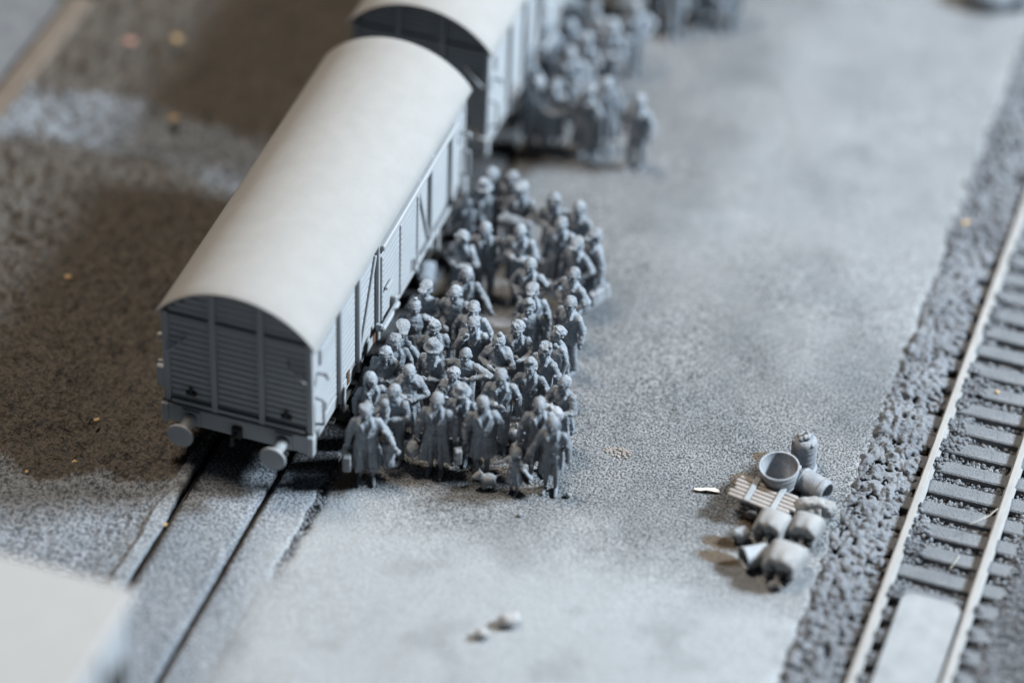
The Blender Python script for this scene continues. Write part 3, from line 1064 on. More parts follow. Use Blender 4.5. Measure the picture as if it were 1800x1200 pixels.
def make_person(key, H, outfit, head, la, ra):
    """returns dict of work objects in 1.75 m space, facing -y"""
    rs = random.Random(key)
    parts = []
    turn, tilt, bow = rs.uniform(-16, 16), rs.uniform(-4, 4), rs.uniform(-3, 9)
    HM = rot('Z', turn) @ rot('Y', tilt) @ rot('X', bow)
    piv = np.array([0, .0, 1.47])
    big = 1.14
    HP = lambda *p: (np.array(p, float) - piv) * big @ HM.T + piv
    HB = HM * big
    sk = outfit in ('dress', 'shawl', 'cape') or head in ('bob', 'bun', 'updo', 'long', 'scarf')
    b = MB()
    # head
    b.ell(HP(0, 0, 1.615), (.086, .105, .12), HB)
    b.ell(HP(0, -.025, 1.55), (.066, .078, .07), HB)
    b.cap(HP(0, -.1, 1.635), HP(0, -.122, 1.597), .012, .0175)
    for s in (-1, 1):
        b.cap(HP(s * .018, -.094, 1.643), HP(s * .055, -.08, 1.643), .017, .014)
        b.ell(HP(s * .092, .006, 1.605), (.016, .028, .036), HB)
        b.ell(HP(s * .045, -.07, 1.585), (.03, .03, .026), HB)
    b.ell(HP(0, -.082, 1.512), (.032, .028, .026), HB)
    b.cap(HP(-.022, -.098, 1.557), HP(.022, -.098, 1.557), .0105, .0105)
    b.cap(HP(-.018, -.094, 1.538), HP(.018, -.094, 1.538), .011, .011)
    b.cap((0, .012, 1.36), HP(0, .008, 1.53), .062, .056)
    # trunk
    b.ell((0, 0, 1.25), (.155, .1, .2))
    b.ell((0, 0, 1.05), (.135, .092, .18))
    b.ell((0, .005, .93), (.15, .105, .13))
    b.cap((-.14, 0, 1.385), (.14, 0, 1.385), .058, .058)
    # legs
    step = rs.uniform(-.07, .07)
    wide = .125 if outfit == 'sweater' and key == 'A3' else rs.uniform(.075, .1)
    legs = []
    for s in (-1, 1):
        fx, fy = s * wide, s * step
        kn = (s * (wide * .5 + .05), s * step * .5 - .02, .49)
        hipj = (s * .085, 0, .9)
        an = (fx, fy + .02, .1)
        legs.append((hipj, kn, an))
        b.cap(hipj, kn, .083, .058)
        b.cap(kn, (np.array(kn) + np.array(an)) / 2 + [0, .012, .03], .058, .052)
        b.cap((np.array(kn) + np.array(an)) / 2 + [0, .012, .03], an, .052, .036)
        b.cap((fx, fy + .05, .045), (fx * 1.12 + s * .01, fy - .1, .04), .042, .043)
        b.cap((fx, fy + .04, .045), (fx * 1.12 + s * .012, fy - .165, .03), .035, .034)
    # arms
    arms = []
    for s, a in ((-1, la), (1, ra)):
        e, w = ARM[a]
        j = rs.uniform(-.015, .015)
        sh = np.array([s * .185, .0, 1.385])
        el = np.array([s * (e[0] + j), e[1], e[2] + j])
        wr = np.array([s * w[0], w[1], w[2] - (.02 if s > 0 and la == ra == 'fold' else -.03 if la == ra == 'fold' else 0)])
        if la == ra == 'fold' and s < 0:
            wr[1] -= .03
        arms.append((sh, el, wr))
        b.cap(sh, el, .052, .043)
        b.cap(el, wr, .043, .03)
        hand(b, wr, wr - el if a not in ('carry', 'hang', 'reach') else wr - el + np.array([0, 0, -.1]), s)
    parts.append(('person_figure', job(b, 'body', .0135, 1), HP))
    # clothes
    c = MB()
    seed = rs.uniform(0, 6)
    slit = {'longcoat': .5, 'vest': .75, 'coat': .28, 'jacket': .3, 'cape': .3}.get(outfit, 0)
    prof = [(z, rx * (1 if not sk else .97), ry, cy, fa * rs.uniform(1.6, 2.4)) for z, rx, ry, cy, fa in OUT[outfit]]
    torso_rings(c, prof, rs.choice((8, 9, 10, 11)), slit, seed)
    if outfit != 'cape':
        for sh, el, wr in arms:
            t = el + (wr - el) * .84
            c.cap(sh, el, .073, .064)
            c.cap(el, t, .066, .056)
            mid = (sh + el) / 2
            for q in range(3):      # creases at the elbow
                a = el + (sh - el) * (.05 + .13 * q)
                d = np.array([rs.uniform(-.03, .03), rs.uniform(-.04, .0), rs.uniform(-.02, .02)])
                c.cap(a + d + [0, -.04, 0], a - d + [.0, .04, 0], .034, .03, 7)
    if outfit in ('longcoat', 'coat', 'jacket', 'vest'):
        for s in (-1, 1):                    # collar, lapels, pocket flaps
            c.cap((s * .062, .045, 1.475), (s * .078, -.045, 1.455), .026, .026)
            c.cap((s * .078, -.045, 1.455), (s * .095, -.105, 1.385), .026, .03)
            c.cap((s * .095, -.108, 1.385), (s * .025, -.15, 1.2), .034, .016)
            c.cap((s * .09, -.125, .93), (s * .16, -.085, .935), .016, .016)
        c.cap((-.06, .055, 1.478), (.06, .055, 1.478), .026, .026)
        for k in range(3):
            c.ell((.018, -.136, 1.13 - k * .1), (.015, .014, .015), n=8, m=5)
    if outfit == 'coat' and rs.random() < .6 or key == 'C9':
        th = np.linspace(0, 2 * np.pi, 17)
        c.path([(math.cos(t) * .172, math.sin(t) * .122, 1.03) for t in th], .022, 7)
    if outfit in ('shawl',) or key in ('A7', 'B16'):
        for s in (-1, 1):
            c.cap((s * .2, 0, 1.36), (-s * .06, -.15, 1.12), .062, .035)
            c.cap((s * .15, .06, 1.4), (s * .22, .03, 1.2), .07, .06)
            c.cap((s * .06, -.03, 1.46), (s * .17, -.06, 1.34), .045, .045)
        c.cap((-.12, .09, 1.4), (.12, .09, 1.4), .07, .07)
        c.cap((-.04, .11, 1.3), (.04, .11, 1.1), .09, .05)
    if outfit == 'cape':
        c.cap((-.07, -.06, 1.46), (.07, -.07, 1.44), .045, .045)
        c.cap((-.075, .03, 1.47), (.075, .03, 1.47), .05, .05)
    if key == 'A7':
        th = np.linspace(0, 2 * np.pi, 13)
        c.path([(math.cos(t) * .085, math.sin(t) * .085, 1.47) for t in th], .04, 7)
    if outfit == 'sweater':
        th = np.linspace(0, 2 * np.pi, 13)
        c.path([(math.cos(t) * .066, math.sin(t) * .064, 1.465) for t in th], .02, 7)
        c.path([(math.cos(t) * .158, math.sin(t) * .112, .9) for t in np.linspace(0, 2 * np.pi, 17)], .024, 7)
    parts.append((NAME[outfit], job(c, 'cloth', .0165, 2), None))
    if outfit in ('jacket', 'sweater', 'vest'):
        q = MB()
        for (hj, kn, an) in legs:
            q.cap(np.array(hj) + [0, 0, .02], kn, .098, .078)
            q.cap(kn, (an[0], an[1], .1), .078, .068)
            for k in range(3):
                z = .16 + .05 * k
                q.cap((an[0] - .03, an[1] - .045, z), (an[0] + .04, an[1] - .03, z + rs.uniform(-.02, .02)), .03, .03, 7)
        q.ell((0, 0, .9), (.158, .115, .1))
        parts.append(('trousers', job(q, 'trousers', .018, 2), None))
    # hair and hats
    hr = MB()
    hn = None
    if head in ('short', 'wavy', 'cap', 'peaked', 'fedora', 'beret'):
        hn = 'hair'
        hr.ell(HP(0, .026, 1.648), (.092, .092, .095), HB)
        hr.ell(HP(0, .045, 1.60), (.09, .078, .09), HB)
        if head == 'wavy':
            for k in range(12):
                a = rs.uniform(0, 6.28)
                hr.ell(HP(math.cos(a) * .07, .02 + math.sin(a) * .07, 1.70 + rs.uniform(-.02, .03)), (.035, .035, .03), HB, 8, 5)
    elif head in ('curly',):
        hn = 'hair'
        hr.ell(HP(0, .025, 1.65), (.1, .105, .105), HB)
        for k in range(70):
            v = np.array([rs.gauss(0, 1), rs.gauss(0, 1) + .5, rs.gauss(0, 1) + .5])
            v /= np.linalg.norm(v)
            if v[1] < -.3 and v[2] < .55 or v[2] < -.6:
                continue
            hr.ell(HP(v[0] * .105, .02 + v[1] * .108, 1.64 + v[2] * .108), (.025, .025, .025), HB, 8, 5)
    elif head in ('bob', 'bun', 'updo', 'long'):
        hn = 'hair'
        hr.ell(HP(0, .022, 1.655), (.1, .105, .1), HB)
        hr.ell(HP(0, .05, 1.60), (.095, .08, .1), HB)
        if head in ('bob', 'long'):
            for s in (-1, 1):
                hr.cap(HP(s * .085, .01, 1.63), HP(s * .09, .015, 1.53), .035, .036)
            hr.cap(HP(0, .07, 1.6), HP(0, .075, 1.5 if head == 'bob' else 1.36), .085, .07)
        if head == 'long':
            for s in (-1, 1):
                hr.cap(HP(s * .09, .03, 1.55), HP(s * .09, .05, 1.38), .04, .035)
        if head == 'bun':
            hr.ell(HP(.01, .03, 1.775), (.042, .042, .036), HB)
        if head == 'updo':
            hr.ell(HP(0, .0, 1.755), (.07, .085, .055), HB)
            hr.cap(HP(-.05, -.05, 1.73), HP(.06, -.03, 1.755), .035, .03)
    elif head == 'scarf':
        hn = 'headscarf'
        hr.ell(HP(0, .03, 1.635), (.112, .115, .125), HB)
        for s in (-1, 1):
            hr.cap(HP(s * .088, -.02, 1.65), HP(s * .06, -.07, 1.50), .032, .03)
        hr.cap(HP(0, -.085, 1.48), HP(.01, -.1, 1.43), .035, .02)
        hr.cap(HP(0, .09, 1.58), HP(0, .12, 1.36), .08, .04)
        hr.cap(HP(-.085, -.045, 1.69), HP(.085, -.045, 1.69), .03, .03)
    if hn:
        parts.append((hn, job(hr, hn, .0125, 1 if head != 'curly' else 3), None))
    ht = MB()
    if head in ('cap', 'peaked', 'beret'):
        w = 1.0 if head == 'cap' else 1.12
        tl = rot('X', 8)
        ht.ell(HP(0, .0, 1.718), (.104 * w, .12 * w, .042), HB @ tl)
        ht.lathe([(.098, -.03), (.102, .0), (.1, .03)], HP(0, .005, 1.69), HB @ tl, 20)
        if head != 'beret':
            ht.ell(HP(0, -.125, 1.69), (.075, .062, .016), HB @ rot('X', 12))
        parts.append(({'cap': 'flat_cap', 'peaked': 'peaked_cap', 'beret': 'beret'}[head], job(ht, 'hat', .0125, 1), None))
    if head == 'fedora':
        ht.lathe([(.1, -.004), (.138, -.03), (.15, -.022), (.146, -.006), (.108, .014), (.1, .05), (.094, .09), (.08, .125), (.05, .135), (.01, .125)],
                 HP(0, .0, 1.69), HB, 28)
        parts.append(('brimmed_hat', job(ht, 'hat', .0125, 1), None))
    return parts, arms


def finish(parts, loc, yaw, H, label, group):
    root = None
    s = H / 1.75
    for name, w, HP in parts:
        ev = w.evaluated_get(DG)
        me = bpy.data.meshes.new_from_object(ev)
        n = len(me.vertices)
        co = np.empty(n * 3, np.float32)
        me.vertices.foreach_get('co', co)
        co = co.reshape(-1, 3)
        if HP is not None:          # sockets and mouth line pressed into the face
            for p, sg, dp in ((HP(-.037, -.093, 1.618), .017, .017), (HP(.037, -.093, 1.618), .017, .017), (HP(0, -.108, 1.548), .009, .006)):
                d2 = ((co - p) ** 2).sum(1)
                inw = HP(0, .05, 1.6) - HP(0, 0, 1.6)
                co += (np.exp(-d2 / (2 * sg * sg)) * dp)[:, None] * (inw / np.linalg.norm(inw))
        else:                        # hand-modelled unevenness
            ph = co * 31.0
            co += (.0032 * (np.sin(ph[:, 0] + 1.3 * np.sin(ph[:, 2])) * np.sin(ph[:, 1] + ph[:, 2] * .7)))[:, None] * np.array([.6, 1, .3])
        co[:, 2] = np.maximum(co[:, 2], .004)
        co *= np.array([s * 1.1, s * 1.1, s], np.float32)
        me.vertices.foreach_set('co', co.ravel())
        me.polygons.foreach_set('use_smooth', np.ones(len(me.polygons), bool))
        me.update()
        roughen(me, ((11, .012), (24, .016), (48, .007)) if HP is None else ((24, .006), (48, .005)))
        me.name = name
        me.materials.clear()
        o = link(name, me, M['figure'], root)
        if root is None:
            root = o
        bpy.data.objects.remove(w)
    root.location = (loc[0], loc[1], loc[2] if len(loc) > 2 else 0.0)
    root.rotation_euler = (0, 0, math.radians(yaw))
    return tag(root, label, 'figurine', group)


work = []
for p in PEOPLE:
    parts, arms = make_person(p[0], p[3], p[5], p[6], p[7], p[8])
    work.append((p, parts, arms))
# the infant held by the figure in the sweater
ib = MB()
ib.ell((0, -.02, .42), (.085, .09, .1))
ib.ell((0, -.1, .4), (.02, .02, .02))
ib.cap((0, 0, .3), (0, .02, .1), .1, .09)
for s in (-1, 1):
    ib.cap((s * .08, 0, .3), (s * .11, -.1, .22), .04, .035)
    ib.cap((s * .05, 0, .1), (s * .07, -.1, .02), .05, .045)
    ib.cap((s * .07, -.1, .02), (s * .07, -.12, -.08), .045, .035)
iw = job(ib, 'infant', .0135, 2)
DG = bpy.context.evaluated_depsgraph_get()
DG.update()
FOLK = {}
for p, parts, arms in work:
    FOLK[p[0]] = (finish(parts, (p[1], p[2]), p[4], p[3], p[9], 'figurines of the crowd beside the first wagon'), arms, p)
me = bpy.data.meshes.new_from_object(iw.evaluated_get(DG))
bpy.data.objects.remove(iw)
me.name = 'infant'
me.materials.clear()
inf = link('person_figure', me, M['figure'])


def at(key, lx, ly, lz):
    """a point given in a figure's own frame -> world"""
    o, arms, p = FOLK[key]
    s = p[3] / 1.75
    a = math.radians(p[4])
    x, y = lx * s * 1.1, ly * s * 1.1
    return (p[1] + x * math.cos(a) - y * math.sin(a), p[2] + x * math.sin(a) + y * math.cos(a), lz * s)


inf.location = at('A3', -.07, -.26, 1.07)
inf.rotation_euler = (math.radians(-6), 0, math.radians(-12))
tag(inf, 'infant held at the chest of the figurine in baggy trousers', 'figurine')

# --------------------------------------------------------- second and third crowds, far out of focus
keys = ['A1', 'B16', 'A4', 'B22', 'B17', 'C4', 'A11b', 'B23', 'A8', 'B10', 'B12', 'C9', 'A10', 'B20', 'B9', 'A6', 'C7', 'B14', 'C6', 'A5']
FL = {0: 'blurred figurine at the left of the pale pair, front of the second crowd', 1: 'blurred figurine at the right of the pale pair, front of the second crowd',
      2: 'blurred figurine in a pale suit coat just right of the pair, second crowd', 4: 'blurred figurine farthest right of the second crowd, standing alone',
      3: 'blurred dark figurine behind the second crowd front row, before the lone one'}
for i, (x, y) in enumerate(FAR):
    o = copy_tree(FOLK[keys[i % len(keys)]][0])
    o.location = (x, y, 0)
    o.rotation_euler = (0, 0, math.radians(random.uniform(-40, 40)))
    tag(o, FL.get(i, 'strongly blurred grey figurine packed with others beside the second wagon'), 'figurine',
        'blurred crowd beside the second wagon' if i not in FL else 'front row of the second crowd')
FT = ['strongly blurred figurine at the top edge, leftmost of the far row', 'strongly blurred figurine at the top edge, second in the far row',
      'strongly blurred figurine at the top edge, middle of the far row', 'strongly blurred figurine at the top edge, next to last in the far row',
      'strongly blurred figurine at the top edge, right end of the far row', 'strongly blurred figurine standing behind the middle of the far row']
for i, (x, y) in enumerate(FARTHEST):
    o = copy_tree(FOLK[keys[(i * 3 + 1) % len(keys)]][0])
    o.location = (x, y, 0)
    o.rotation_euler = (0, 0, math.radians(random.uniform(-50, 50)))
    tag(o, FT[i], 'figurine', 'far row of figurines at the top edge')

# --------------------------------------------------------- what they carry


def suitcase(pos, yaw, label, size=(.13, .44, .30), mat='luggage', tilt=0):
    r = empty('suitcase', pos, math.radians(yaw))
    r.rotation_euler = (math.radians(tilt), 0, math.radians(yaw))
    w, l, h = size
    one_box('case_shell', (0, 0, h / 2), (w, l, h), M[mat], r, .025)
    b = MB()
    b.box((0, 0, h / 2), (w + .012, l + .012, .02), .005)
    b.build('seam', M[mat], r)
    for y in (-l * .27, l * .27):
        one_box('strap', (0, y, h / 2), (w + .016, .035, h + .016), M[mat], r, .006)
    b = MB()
    b.path([(0, -.07, h), (0, -.06, h + .045), (0, .06, h + .045), (0, .07, h)], .013, 7)
    b.build('handle', M[mat], r, True)
    return tag(r, label, 'suitcase', 'suitcases of the crowd')


def lumpy(name, pos, shapes, mat, label, cat, yaw=0, vox=.016, group=None):
    b = MB()
    for s in shapes:
        if len(s) == 2:
            b.ell(*s)
        else:
            b.cap(*s)
    w = job(b, name, vox, 3)
    LUMPS.append((w, name, pos, mat, label, cat, yaw, group))


LUMPS = []
x, y, z = at('A1', -.31, -.05, .38)
suitcase((x, y, z), 20, 'pale suitcase hanging from the hand of the front left figurine', (.15, .40, .36), 'pale')
x, y, z = at('A4', .33, -.02, .42)
suitcase((x, y, z), 30, 'small suitcase in the picture-right hand of the two-bag man figurine', (.13, .46, .34))
lumpy('bag', at('A4', -.36, -.02, .33), [((0, 0, .2), (.14, .2, .19)), ((-.02, .02, .12), (.15, .2, .12)), ((0, -.03, .36), (0, .03, .46), .03, .02)], 'luggage',
      'rounded cloth bag in the picture-left hand of the two-bag man figurine', 'bag', 10)
lumpy('folded_coat', at('A1', .36, -.12, .30), [((0, 0, .62), (.02, 0, .2), .07, .085), ((.05, -.02, .62), (.16, -.05, .52), .07, .06), ((-.04, .03, .6), (-.05, .03, .14), .055, .06), ((.05, .03, .5), (.09, .05, .12), .05, .05)],
      'figure', 'folded coat draped over the forearm of the front left figurine', 'coat', 20)
lumpy('cloth_bundle', at('C7', 0, -.34, .98), [((0, 0, .16), (.24, .16, .17)), ((-.12, -.02, .2), (.13, .13, .13)), ((.1, 0, .22), (.15, .13, .12)), ((0, -.05, .32), (.02, -.06, .38), .05, .03)],
      'luggage', 'big cloth bundle clasped by the figurine at the right edge', 'bundle', -18)
lumpy('wrapped_bundle', at('B25', 0, -.36, 1.0), [((0, 0, .14), (.3, .13, .14)), ((-.26, 0, .14), (.26, 0, .16), .1, .1)], 'figure',
      'dark wrapped bundle held level by the pale-capped figurine', 'bundle', 2)
lumpy('bag', at('C8', -.34, -.03, .24), [((0, 0, .26), (.13, .2, .24)), ((0, 0, .15), (.14, .2, .14)), ((0, -.03, .48), (0, .03, .58), .03, .02)], 'luggage',
      'soft bag hanging beside the man in the wide coat, left of the small child', 'bag', 30)
x, y, z = at('B21', .36, -.02, .42)
suitcase((x, y, z), -30, 'suitcase at the side of the sideways figurine farthest right of the crowd', (.14, .46, .32), 'luggage', 8)
lumpy('toy_animal', (4.29, 1.10, 0), [((0, 0, .2), (.12, .15, .11)), ((-.02, -.16, .29), (.085, .085, .085)), ((-.02, -.24, .27), (.04, .05, .04)), ((-.07, -.14, .37), (.03, .02, .035)), ((.04, -.14, .37), (.03, .02, .035)),
                                    ((-.07, -.08, .15), (-.07, -.08, .04), .04, .035), ((.06, -.08, .15), (.06, -.08, .04), .04, .035), ((-.07, .1, .15), (-.07, .1, .04), .045, .035), ((.06, .1, .15), (.06, .1, .04), .045, .035), ((0, .14, .24), (.03, .24, .3), .025, .015)],
      'pale', 'small pale dog-like lump at the outstretched hand of the small child', 'toy', -60, .013)
lumpy('cloth_bundle', (1.25, 6.3, 0), [((0, 0, .2), (.2, .26, .22)), ((.05, -.2, .16), (.18, .2, .16)), ((0, .05, .4), (0, .05, .46), .05, .03)], 'figure',
      'bluish bundle in the shadow under the wagon side behind the crowd', 'bundle', 0, .02)
lumpy('cloth_bundle', (4.35, 2.45, 0), [((0, 0, .16), (.15, .2, .17)), ((.03, 0, .36), (.02, 0, .42), .04, .03)], 'luggage', 'small bundle on the ground between the suited man and the clasped bundle', 'bundle', 10, .016)
for i, (x, y, sx, sy) in enumerate(((9.35, 19.25, .6, .4), (10.0, 19.5, .35, .35))):
    lumpy('dark_bundle', (x, y, 0), [((0, 0, .3), (sx, sy, .35)), ((-sx * .4, 0, .4), (sx * .5, sy * .8, .3))], 'figure',
          ('wide dark blurred bundle at the top right edge', 'smaller dark blurred bundle next to the ballast at the top right edge')[i], 'bundle', 0, .04)

# ---------------------------------------------------------------- pile of barrels and sacks by the ballast
def lathe_obj(name, prof, mat, parent, loc=(0, 0, 0), Mx=None, n=36, cap=False):
    b = MB()
    b.lathe(prof, loc, Mx, n, cap)
    return b.build(name, mat, parent, True)


# upright churn with a crumpled tied top
r = tag(empty('churn', (9.44, 3.57, 0)), 'upright ribbed churn with a crumpled top, farthest of the barrel pile', 'churn')
prof = [(.0, 0), (.255, 0.0), (.27, .03), (.265, .06), (.23, .08)]
for k in range(9):
    z = .1 + k * .058
    prof += [(.228 + .006 * (k % 2), z), (.236, z + .02), (.224, z + .045)]
prof += [(.225, .63), (.2, .69), (.15, .73), (0, .74)]
lathe_obj('churn_body', prof, M['luggage'], r)
b = MB()
for k in range(9):
    a = k * 2.4
    rr = .03 + .09 * ((k * 37) % 10) / 10
    b.ell((math.cos(a) * rr, math.sin(a) * rr, .72 + .035 * (k % 3)), (.06, .035 + .008 * (k % 4), .05), rot('Z', 50 * k) @ rot('X', 25))
b.cap((-.02, .0, .74), (.02, .0, .86), .055, .035)
b.ell((-.17, -.08, .66), (.06, .06, .05))
b.ell((.16, -.1, .67), (.05, .06, .05))
W_TOP = (job(b, 'churn_top', .013, 1), r)

# open tub
r = tag(empty('tub', (9.19, 2.84, 0), .3), 'open round tub with a hollow dark inside, in front of the upright churn', 'tub')
r.rotation_euler = (math.radians(4), math.radians(-3), .3)
lathe_obj('tub_body', [(0, .0), (.27, 0), (.275, .02), (.365, .60), (.365, .63), (.335, .63), (.33, .61), (.245, .06), (0, .06)], M['luggage'], r, n=48)
lathe_obj('hoop', [(.305, .2), (.313, .2), (.322, .25), (.314, .25)], M['luggage'], r, n=48)
lathe_obj('hoop', [(.35, .5), (.358, .5), (.366, .55), (.358, .55)], M['luggage'], r, n=48)
for s in (-1, 1):
    one_box('grip', (s * .37, 0, .56), (.05, .12, .09), M['luggage'], r, .02)

# fallen keg, open end toward the ballast
r = tag(empty('keg', (9.80, 2.92, .235)), 'keg lying on its side with its dark open end toward the ballast', 'keg')
KM = rot('Z', -113) @ rot('X', -90)
lathe_obj('keg_body', [(0, -.28), (.21, -.28), (.225, -.2), (.23, 0), (.225, .2), (.215, .3), (.165, .3), (.165, .28), (.18, .0), (0, -.1)], M['luggage'], r, Mx=KM, n=40)
for z, q in ((-.22, .224), (.2, .222)):
    lathe_obj('hoop', [(q - .004, z - .025), (q + .008, z - .025), (q + .008, z + .025), (q - .004, z + .025)], M['luggage'], r, Mx=KM, n=40)
b = MB()
for a, z in ((40, -.1), (75, .12), (100, .2), (60, .25), (120, -.2), (20, .1)):
    q = np.array([math.cos(math.radians(a)) * .235, math.sin(math.radians(a)) * .235, z]) @ KM.T
    b.ell(q, (.03, .028, .025), n=8, m=5)
b.build('knots', M['figure'], r, True)

# slatted duckboard leaning over the sacks
r = tag(empty('duckboard', (9.10, 2.22, .34)), 'slatted wooden board with two crosspieces lying across the pile', 'board')
r.rotation_euler = (math.radians(-7), math.radians(6), math.radians(-4))
for k in range(6):
    b = MB()
    b.cap((-.56 + random.uniform(-.05, .03), -.29 + k * .116, 0), (.52 + random.uniform(-.06, .06), -.29 + k * .116, 0), .05, .048, 10)
    b.v[-1][:, 2] *= .75
    b.build('slat', M['pinkwood'], r, True)
for x in (-.27, .22):
    one_box('crosspiece', (x, .0, .05), (.11, .76, .05), M['pale'], r, .018)
lumpy('prop_stone', (8.95, 2.25, 0), [((0, 0, .13), (.16, .14, .16)), ((.35, .1, .12), (.15, .13, .15))], 'luggage', 'lumps of rubble hidden under the slatted board', 'rubble', 0, .02)


def sack(pos, yaw, W, L, label, lean=0):
    """a fat pillow of a sack lying down: square corners at the back, pleated mouth drawn together toward -y"""
    rs = random.Random(label)
    n = 56
    th = np.linspace(0, 2 * np.pi, n, endpoint=False)
    rows = [(.50, .44, .06, 0), (.49, .50, .16, 0), (.40, .50, .36, 0), (.2, .49, .5, 0), (-.05, .47, .52, .01), (-.25, .46, .5, .02), (-.38, .43, .46, .05),
            (-.46, .41, .44, .07), (-.485, .38, .40, .10), (-.475, .34, .355, .13), (-.42, .27, .28, .22), (-.32, .2, .2, .3), (-.2, .1, .1, .3)]
    k = rs.choice((7, 8))
    sd = rs.uniform(0, 6)
    R = []
    for ty, wx, wz, pl in rows:
        e = 3.2 if ty > .1 else 2.4
        c_, s_ = np.cos(th), np.sin(th)
        rr = (np.abs(c_) ** e + np.abs(s_) ** e) ** (-1 / e)
        fo = 1 + pl * np.sin(k * th + sd) + pl * .5 * np.sin(3 * th + sd * 2)
        x = c_ * rr * wx * W * fo
        z = s_ * rr * wz * W * .95 * fo
        R.append(np.stack([x, np.full(n, ty * L) + .02 * np.sin(5 * th + sd) * pl * 5, z + W * .42 * min(1, wz * 2.2) + .03], 1))
    b = MB()
    b.rings(R)
    me = b.mesh('sack')
    me.polygons.foreach_set('use_smooth', np.ones(len(me.polygons), bool))
    o = link('sack', me, M['sack'])
    o.location = pos
    o.rotation_euler = (0, 0, math.radians(yaw))
    sb = o.modifiers.new('s', 'SUBSURF')
    sb.levels = sb.render_levels = 1
    t = MB()      # the tied neck droops out of the mouth
    t.cap((0, -.2 * L, W * .40), (0, -.46 * L, W * .30), .06, .05)
    t.cap((0, -.46 * L, W * .30), (.02, -.53 * L, W * .2), .055, .05)
    t.cap((.02, -.53 * L, W * .2), (-.06, -.6 * L, W * .1), .055, .075)
    t.cap((.02, -.53 * L, W * .2), (.1, -.58 * L, W * .12), .05, .06)
    t.build('tied_neck', M['sack'], o, True)
    tag(o, label, 'sack', 'sacks in the barrel pile')


sack((9.40, 1.62, 0), -8, .62, .62, 'pale sack with gathered mouth under the slatted board, left of its neighbour')
sack((9.97, 1.78, 0), -4, .58, .58, 'pale sack with gathered mouth right of its neighbour, below the round bundle')
sack((9.84, .80, 0), -6, .70, .74, 'biggest pale sack, nearest of the pile, mouth facing us')
lumpy('tied_bundle', (9.98, 2.36, .05), [((0, 0, .2), (.28, .2, .2)), ((.22, .0, .2), (.17, .16, .17)), ((-.2, -.02, .2), (.17, .18, .18)), ((-.05, -.16, .24), (-.02, -.2, .12), .07, .05),
                                       ((.06, -.14, .28), (.1, -.19, .18), .06, .05), ((-.15, -.1, .34), (.1, -.1, .37), .06, .06), ((.2, -.1, .3), (.26, -.1, .25), .07, .06)], 'sack',
      'round knotted bundle between the fallen keg and the sacks', 'bundle', 8, .014)
lumpy('small_bundle', (8.90, 1.33, 0), [((0, 0, .15), (.15, .15, .15)), ((.05, .03, .2), (.12, .12, .1)), ((-.06, -.06, .2), (.09, .08, .09))], 'luggage', 'small round bundle left of the sacks', 'bundle', 0, .014)
for k, (x, y) in enumerate(((8.93, 2.0), (9.15, 1.95))):
    lumpy('rubble_lump', (x, y, 0), [((0, 0, .06), (.11, .1, .08)), ((.06, .04, .05), (.07, .08, .06))], 'pinkwood', ('tan crumb under the left corner of the slatted board', 'second tan crumb, further under the slatted board')[k], 'rubble', 40 * k, .014)
# bucket on its side, mouth to the left
r = tag(empty('bucket', (9.33, .86, .215)), 'bucket lying on its side with its dark mouth to the left', 'bucket')
BM = rot('Z', 40) @ rot('Y', -90)
lathe_obj('bucket_body', [(0, -.2), (.17, -.2), (.175, -.18), (.205, .24), (.215, .26), (.2, .265), (.19, .24), (.155, -.16), (0, -.16)], M['luggage'], r, Mx=BM, n=40)
lathe_obj('rim', [(.205, .225), (.22, .235), (.22, .265), (.2, .27)], M['luggage'], r, Mx=BM, n=40)
b = MB()
b.path([tuple(np.array([.2 * math.cos(t), .2 * math.sin(t), .25 + .0 * t]) @ BM.T * 1.03) for t in np.linspace(-.3, 2.8, 12)], .011, 6)
b.build('bail', M['luggage'], r, True)

# --------------------------------------------------------- loose bits
lumpy('stone', (5.75, -2.05, 0), [((0, 0, .1), (.2, .14, .13)), ((.08, .03, .13), (.12, .12, .1)), ((-.12, -.03, .06), (.1, .1, .07))], 'van_roof', 'larger of two pale stones alone on the paving at the bottom', 'stone', 20, .016)
lumpy('stone', (5.42, -2.5, 0), [((0, 0, .08), (.12, .11, .1)), ((.05, -.02, .1), (.08, .07, .07))], 'van_roof', 'smaller of two pale stones alone on the paving at the bottom', 'stone', 0, .016)
lumpy('pebble', (5.72, 1.36, 0), [((0, 0, .04), (.06, .05, .05)), ((.03, 0, .05), (.04, .04, .03))], 'van_roof', 'tiny pale pebble at the feet of the front right woman figurine', 'pebble', 0, .012)
lumpy('pebble', (5.06, .57, 0), [((0, 0, .03), (.05, .04, .04)), ((.03, .02, .03), (.03, .03, .03))], 'figure', 'tiny dark pebble on the ground in front of the crowd', 'pebble', 0, .012)
b = MB()
b.rings([np.array([[x, y + w, z], [x, y - w, z], [x, y - w, z + .02], [x, y + w, z + .02]]) for x, y, z, w in
         ((-.23, -.05, .005, .02), (-.12, -.045, .02, .04), (0, 0, .03, .035), (.12, .02, .03, .045), (.2, .03, .015, .03), (.23, .01, .01, .015))])
o = tag(b.build('splinter', M['chip_white']), 'thin cream splinter lying on the grey grit left of the tub', 'splinter')
o.location = (8.0, 2.37, .01)
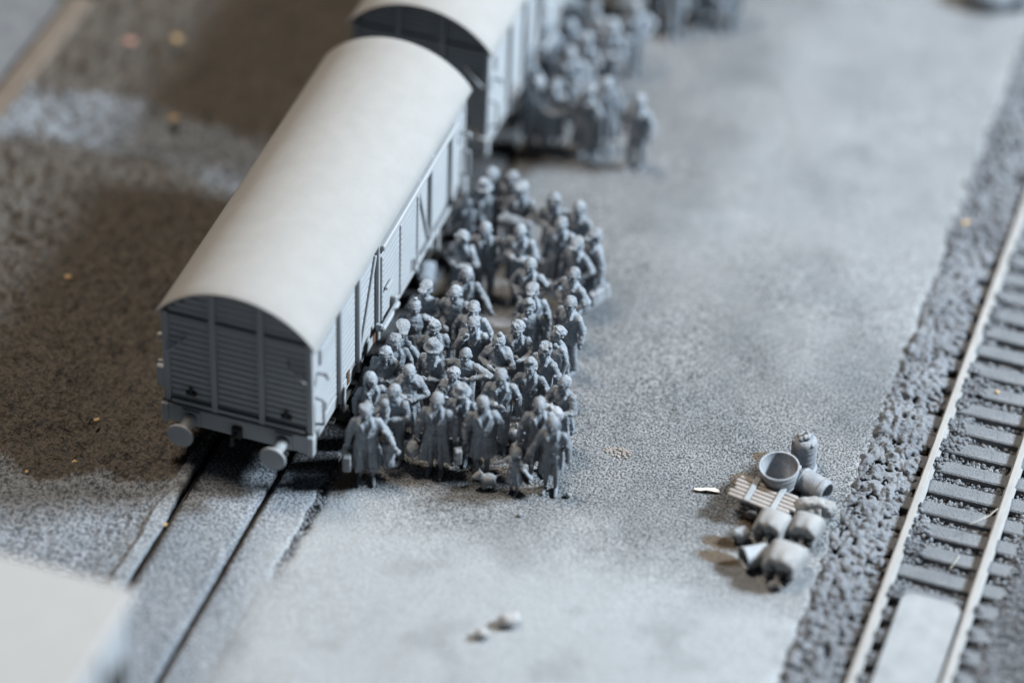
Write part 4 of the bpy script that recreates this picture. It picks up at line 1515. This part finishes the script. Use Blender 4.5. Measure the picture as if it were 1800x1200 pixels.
CH = [(-4.98, 3.57, .06, 'chip', 'tan chip on the brown earth, upper left of the wagon end'), (-2.95, .31, .05, 'chip', 'yellowish chip in the furrow left of the wagon'),
      (-2.92, -.75, .045, 'chip', 'yellowish chip at the lower edge of the brown earth'), (-3.6, -1.3, .035, 'chip', 'pale chip on the grey earth at the left edge'),
      (-6.1, 11.44, .1, 'chip', 'blurred orange chip on the far brown earth, right of the pink one'), (-6.96, 11.0, .11, 'chip_pink', 'blurred pink chip on the far brown earth'),
      (-5.12, 8.99, .1, 'chip', 'blurred orange chip on the grey band across the earth'), (10.62, 11.5, .075, 'chip', 'yellow chip at the edge of the right ballast'),
      (-.71, -1.8, .04, 'chip', 'tan chip in the left rail groove'), (12.3, 6.9, .04, 'chip', 'pale yellow chip on a sleeper of the right track')]
for i, (x, y, s, mt, lb) in enumerate(CH):
    zz = {0: .3, 1: .02, 2: -.1, 3: -.08, 4: .35, 5: .35, 6: .25, 7: .1, 8: .0, 9: -.04, 10: -.04}[i]
    b = MB()
    b.box((0, 0, s * .3), (s * 2, s * 1.4, s * .8), s * .3, rot('Z', 37 * i) @ rot('X', 12))
    b.box((s * .6, s * .4, s * .4), (s * 1.1, s * .9, s * .7), s * .25, rot('Z', 80 * i))
    o = tag(b.build('wood_chip', M[mt]), lb, 'chip')
    o.location = (x, y, zz)
for pts, lb in (([(12.65, 2.95, .2), (12.8, 3.08, .24), (12.93, 3.3, .2), (13.02, 3.55, .17)], 'thin pale fibre curling over the right rail above a sleeper'),
                ([(12.55, 1.95, -.02), (12.6, 2.1, .03), (12.63, 2.3, .0)], 'short pale fibre standing on a sleeper between the right rails')):
    b = MB()
    b.path(pts, .006, 6)
    tag(b.build('fibre', M['chip_white'], None, True), lb, 'fibre')
# glue crust with pale grit on the platform
b = MB()
for k in range(46):
    a, q = random.uniform(0, 6.28), random.random() ** .6
    b.ell((math.cos(a) * .24 * q, math.sin(a) * .14 * q, .012), (.03, .025, .022), n=7, m=4)
o = b.build('pale_crust', M['pinkwood'])
o.location = (6.2, 2.8, 0)
tag(o, kind='stuff')

DG = bpy.context.evaluated_depsgraph_get()
DG.update()
w, r = W_TOP
me = bpy.data.meshes.new_from_object(w.evaluated_get(DG))
me.materials.clear()
link('crumpled_top', me, M['luggage'], r)
bpy.data.objects.remove(w)
for w, name, pos, mat, label, cat, yaw, group in LUMPS:
    me = bpy.data.meshes.new_from_object(w.evaluated_get(DG))
    n = len(me.vertices)
    co = np.empty(n * 3, np.float32)
    me.vertices.foreach_get('co', co)
    co = co.reshape(-1, 3)
    co[:, 2] = np.maximum(co[:, 2], .003)
    ph = co * 23
    co += (.005 * (np.sin(ph[:, 0] + np.sin(ph[:, 2] * 1.3)) * np.sin(ph[:, 1] + ph[:, 2])))[:, None]
    me.vertices.foreach_set('co', co.ravel())
    me.polygons.foreach_set('use_smooth', np.ones(len(me.polygons), bool))
    me.update()
    roughen(me, ((11, .015), (26, .016)))
    me.materials.clear()
    me.name = name
    o = link(name, me, M[mat])
    o.location = pos
    o.rotation_euler = (0, 0, math.radians(yaw))
    tag(o, label, cat, group)
    bpy.data.objects.remove(w)
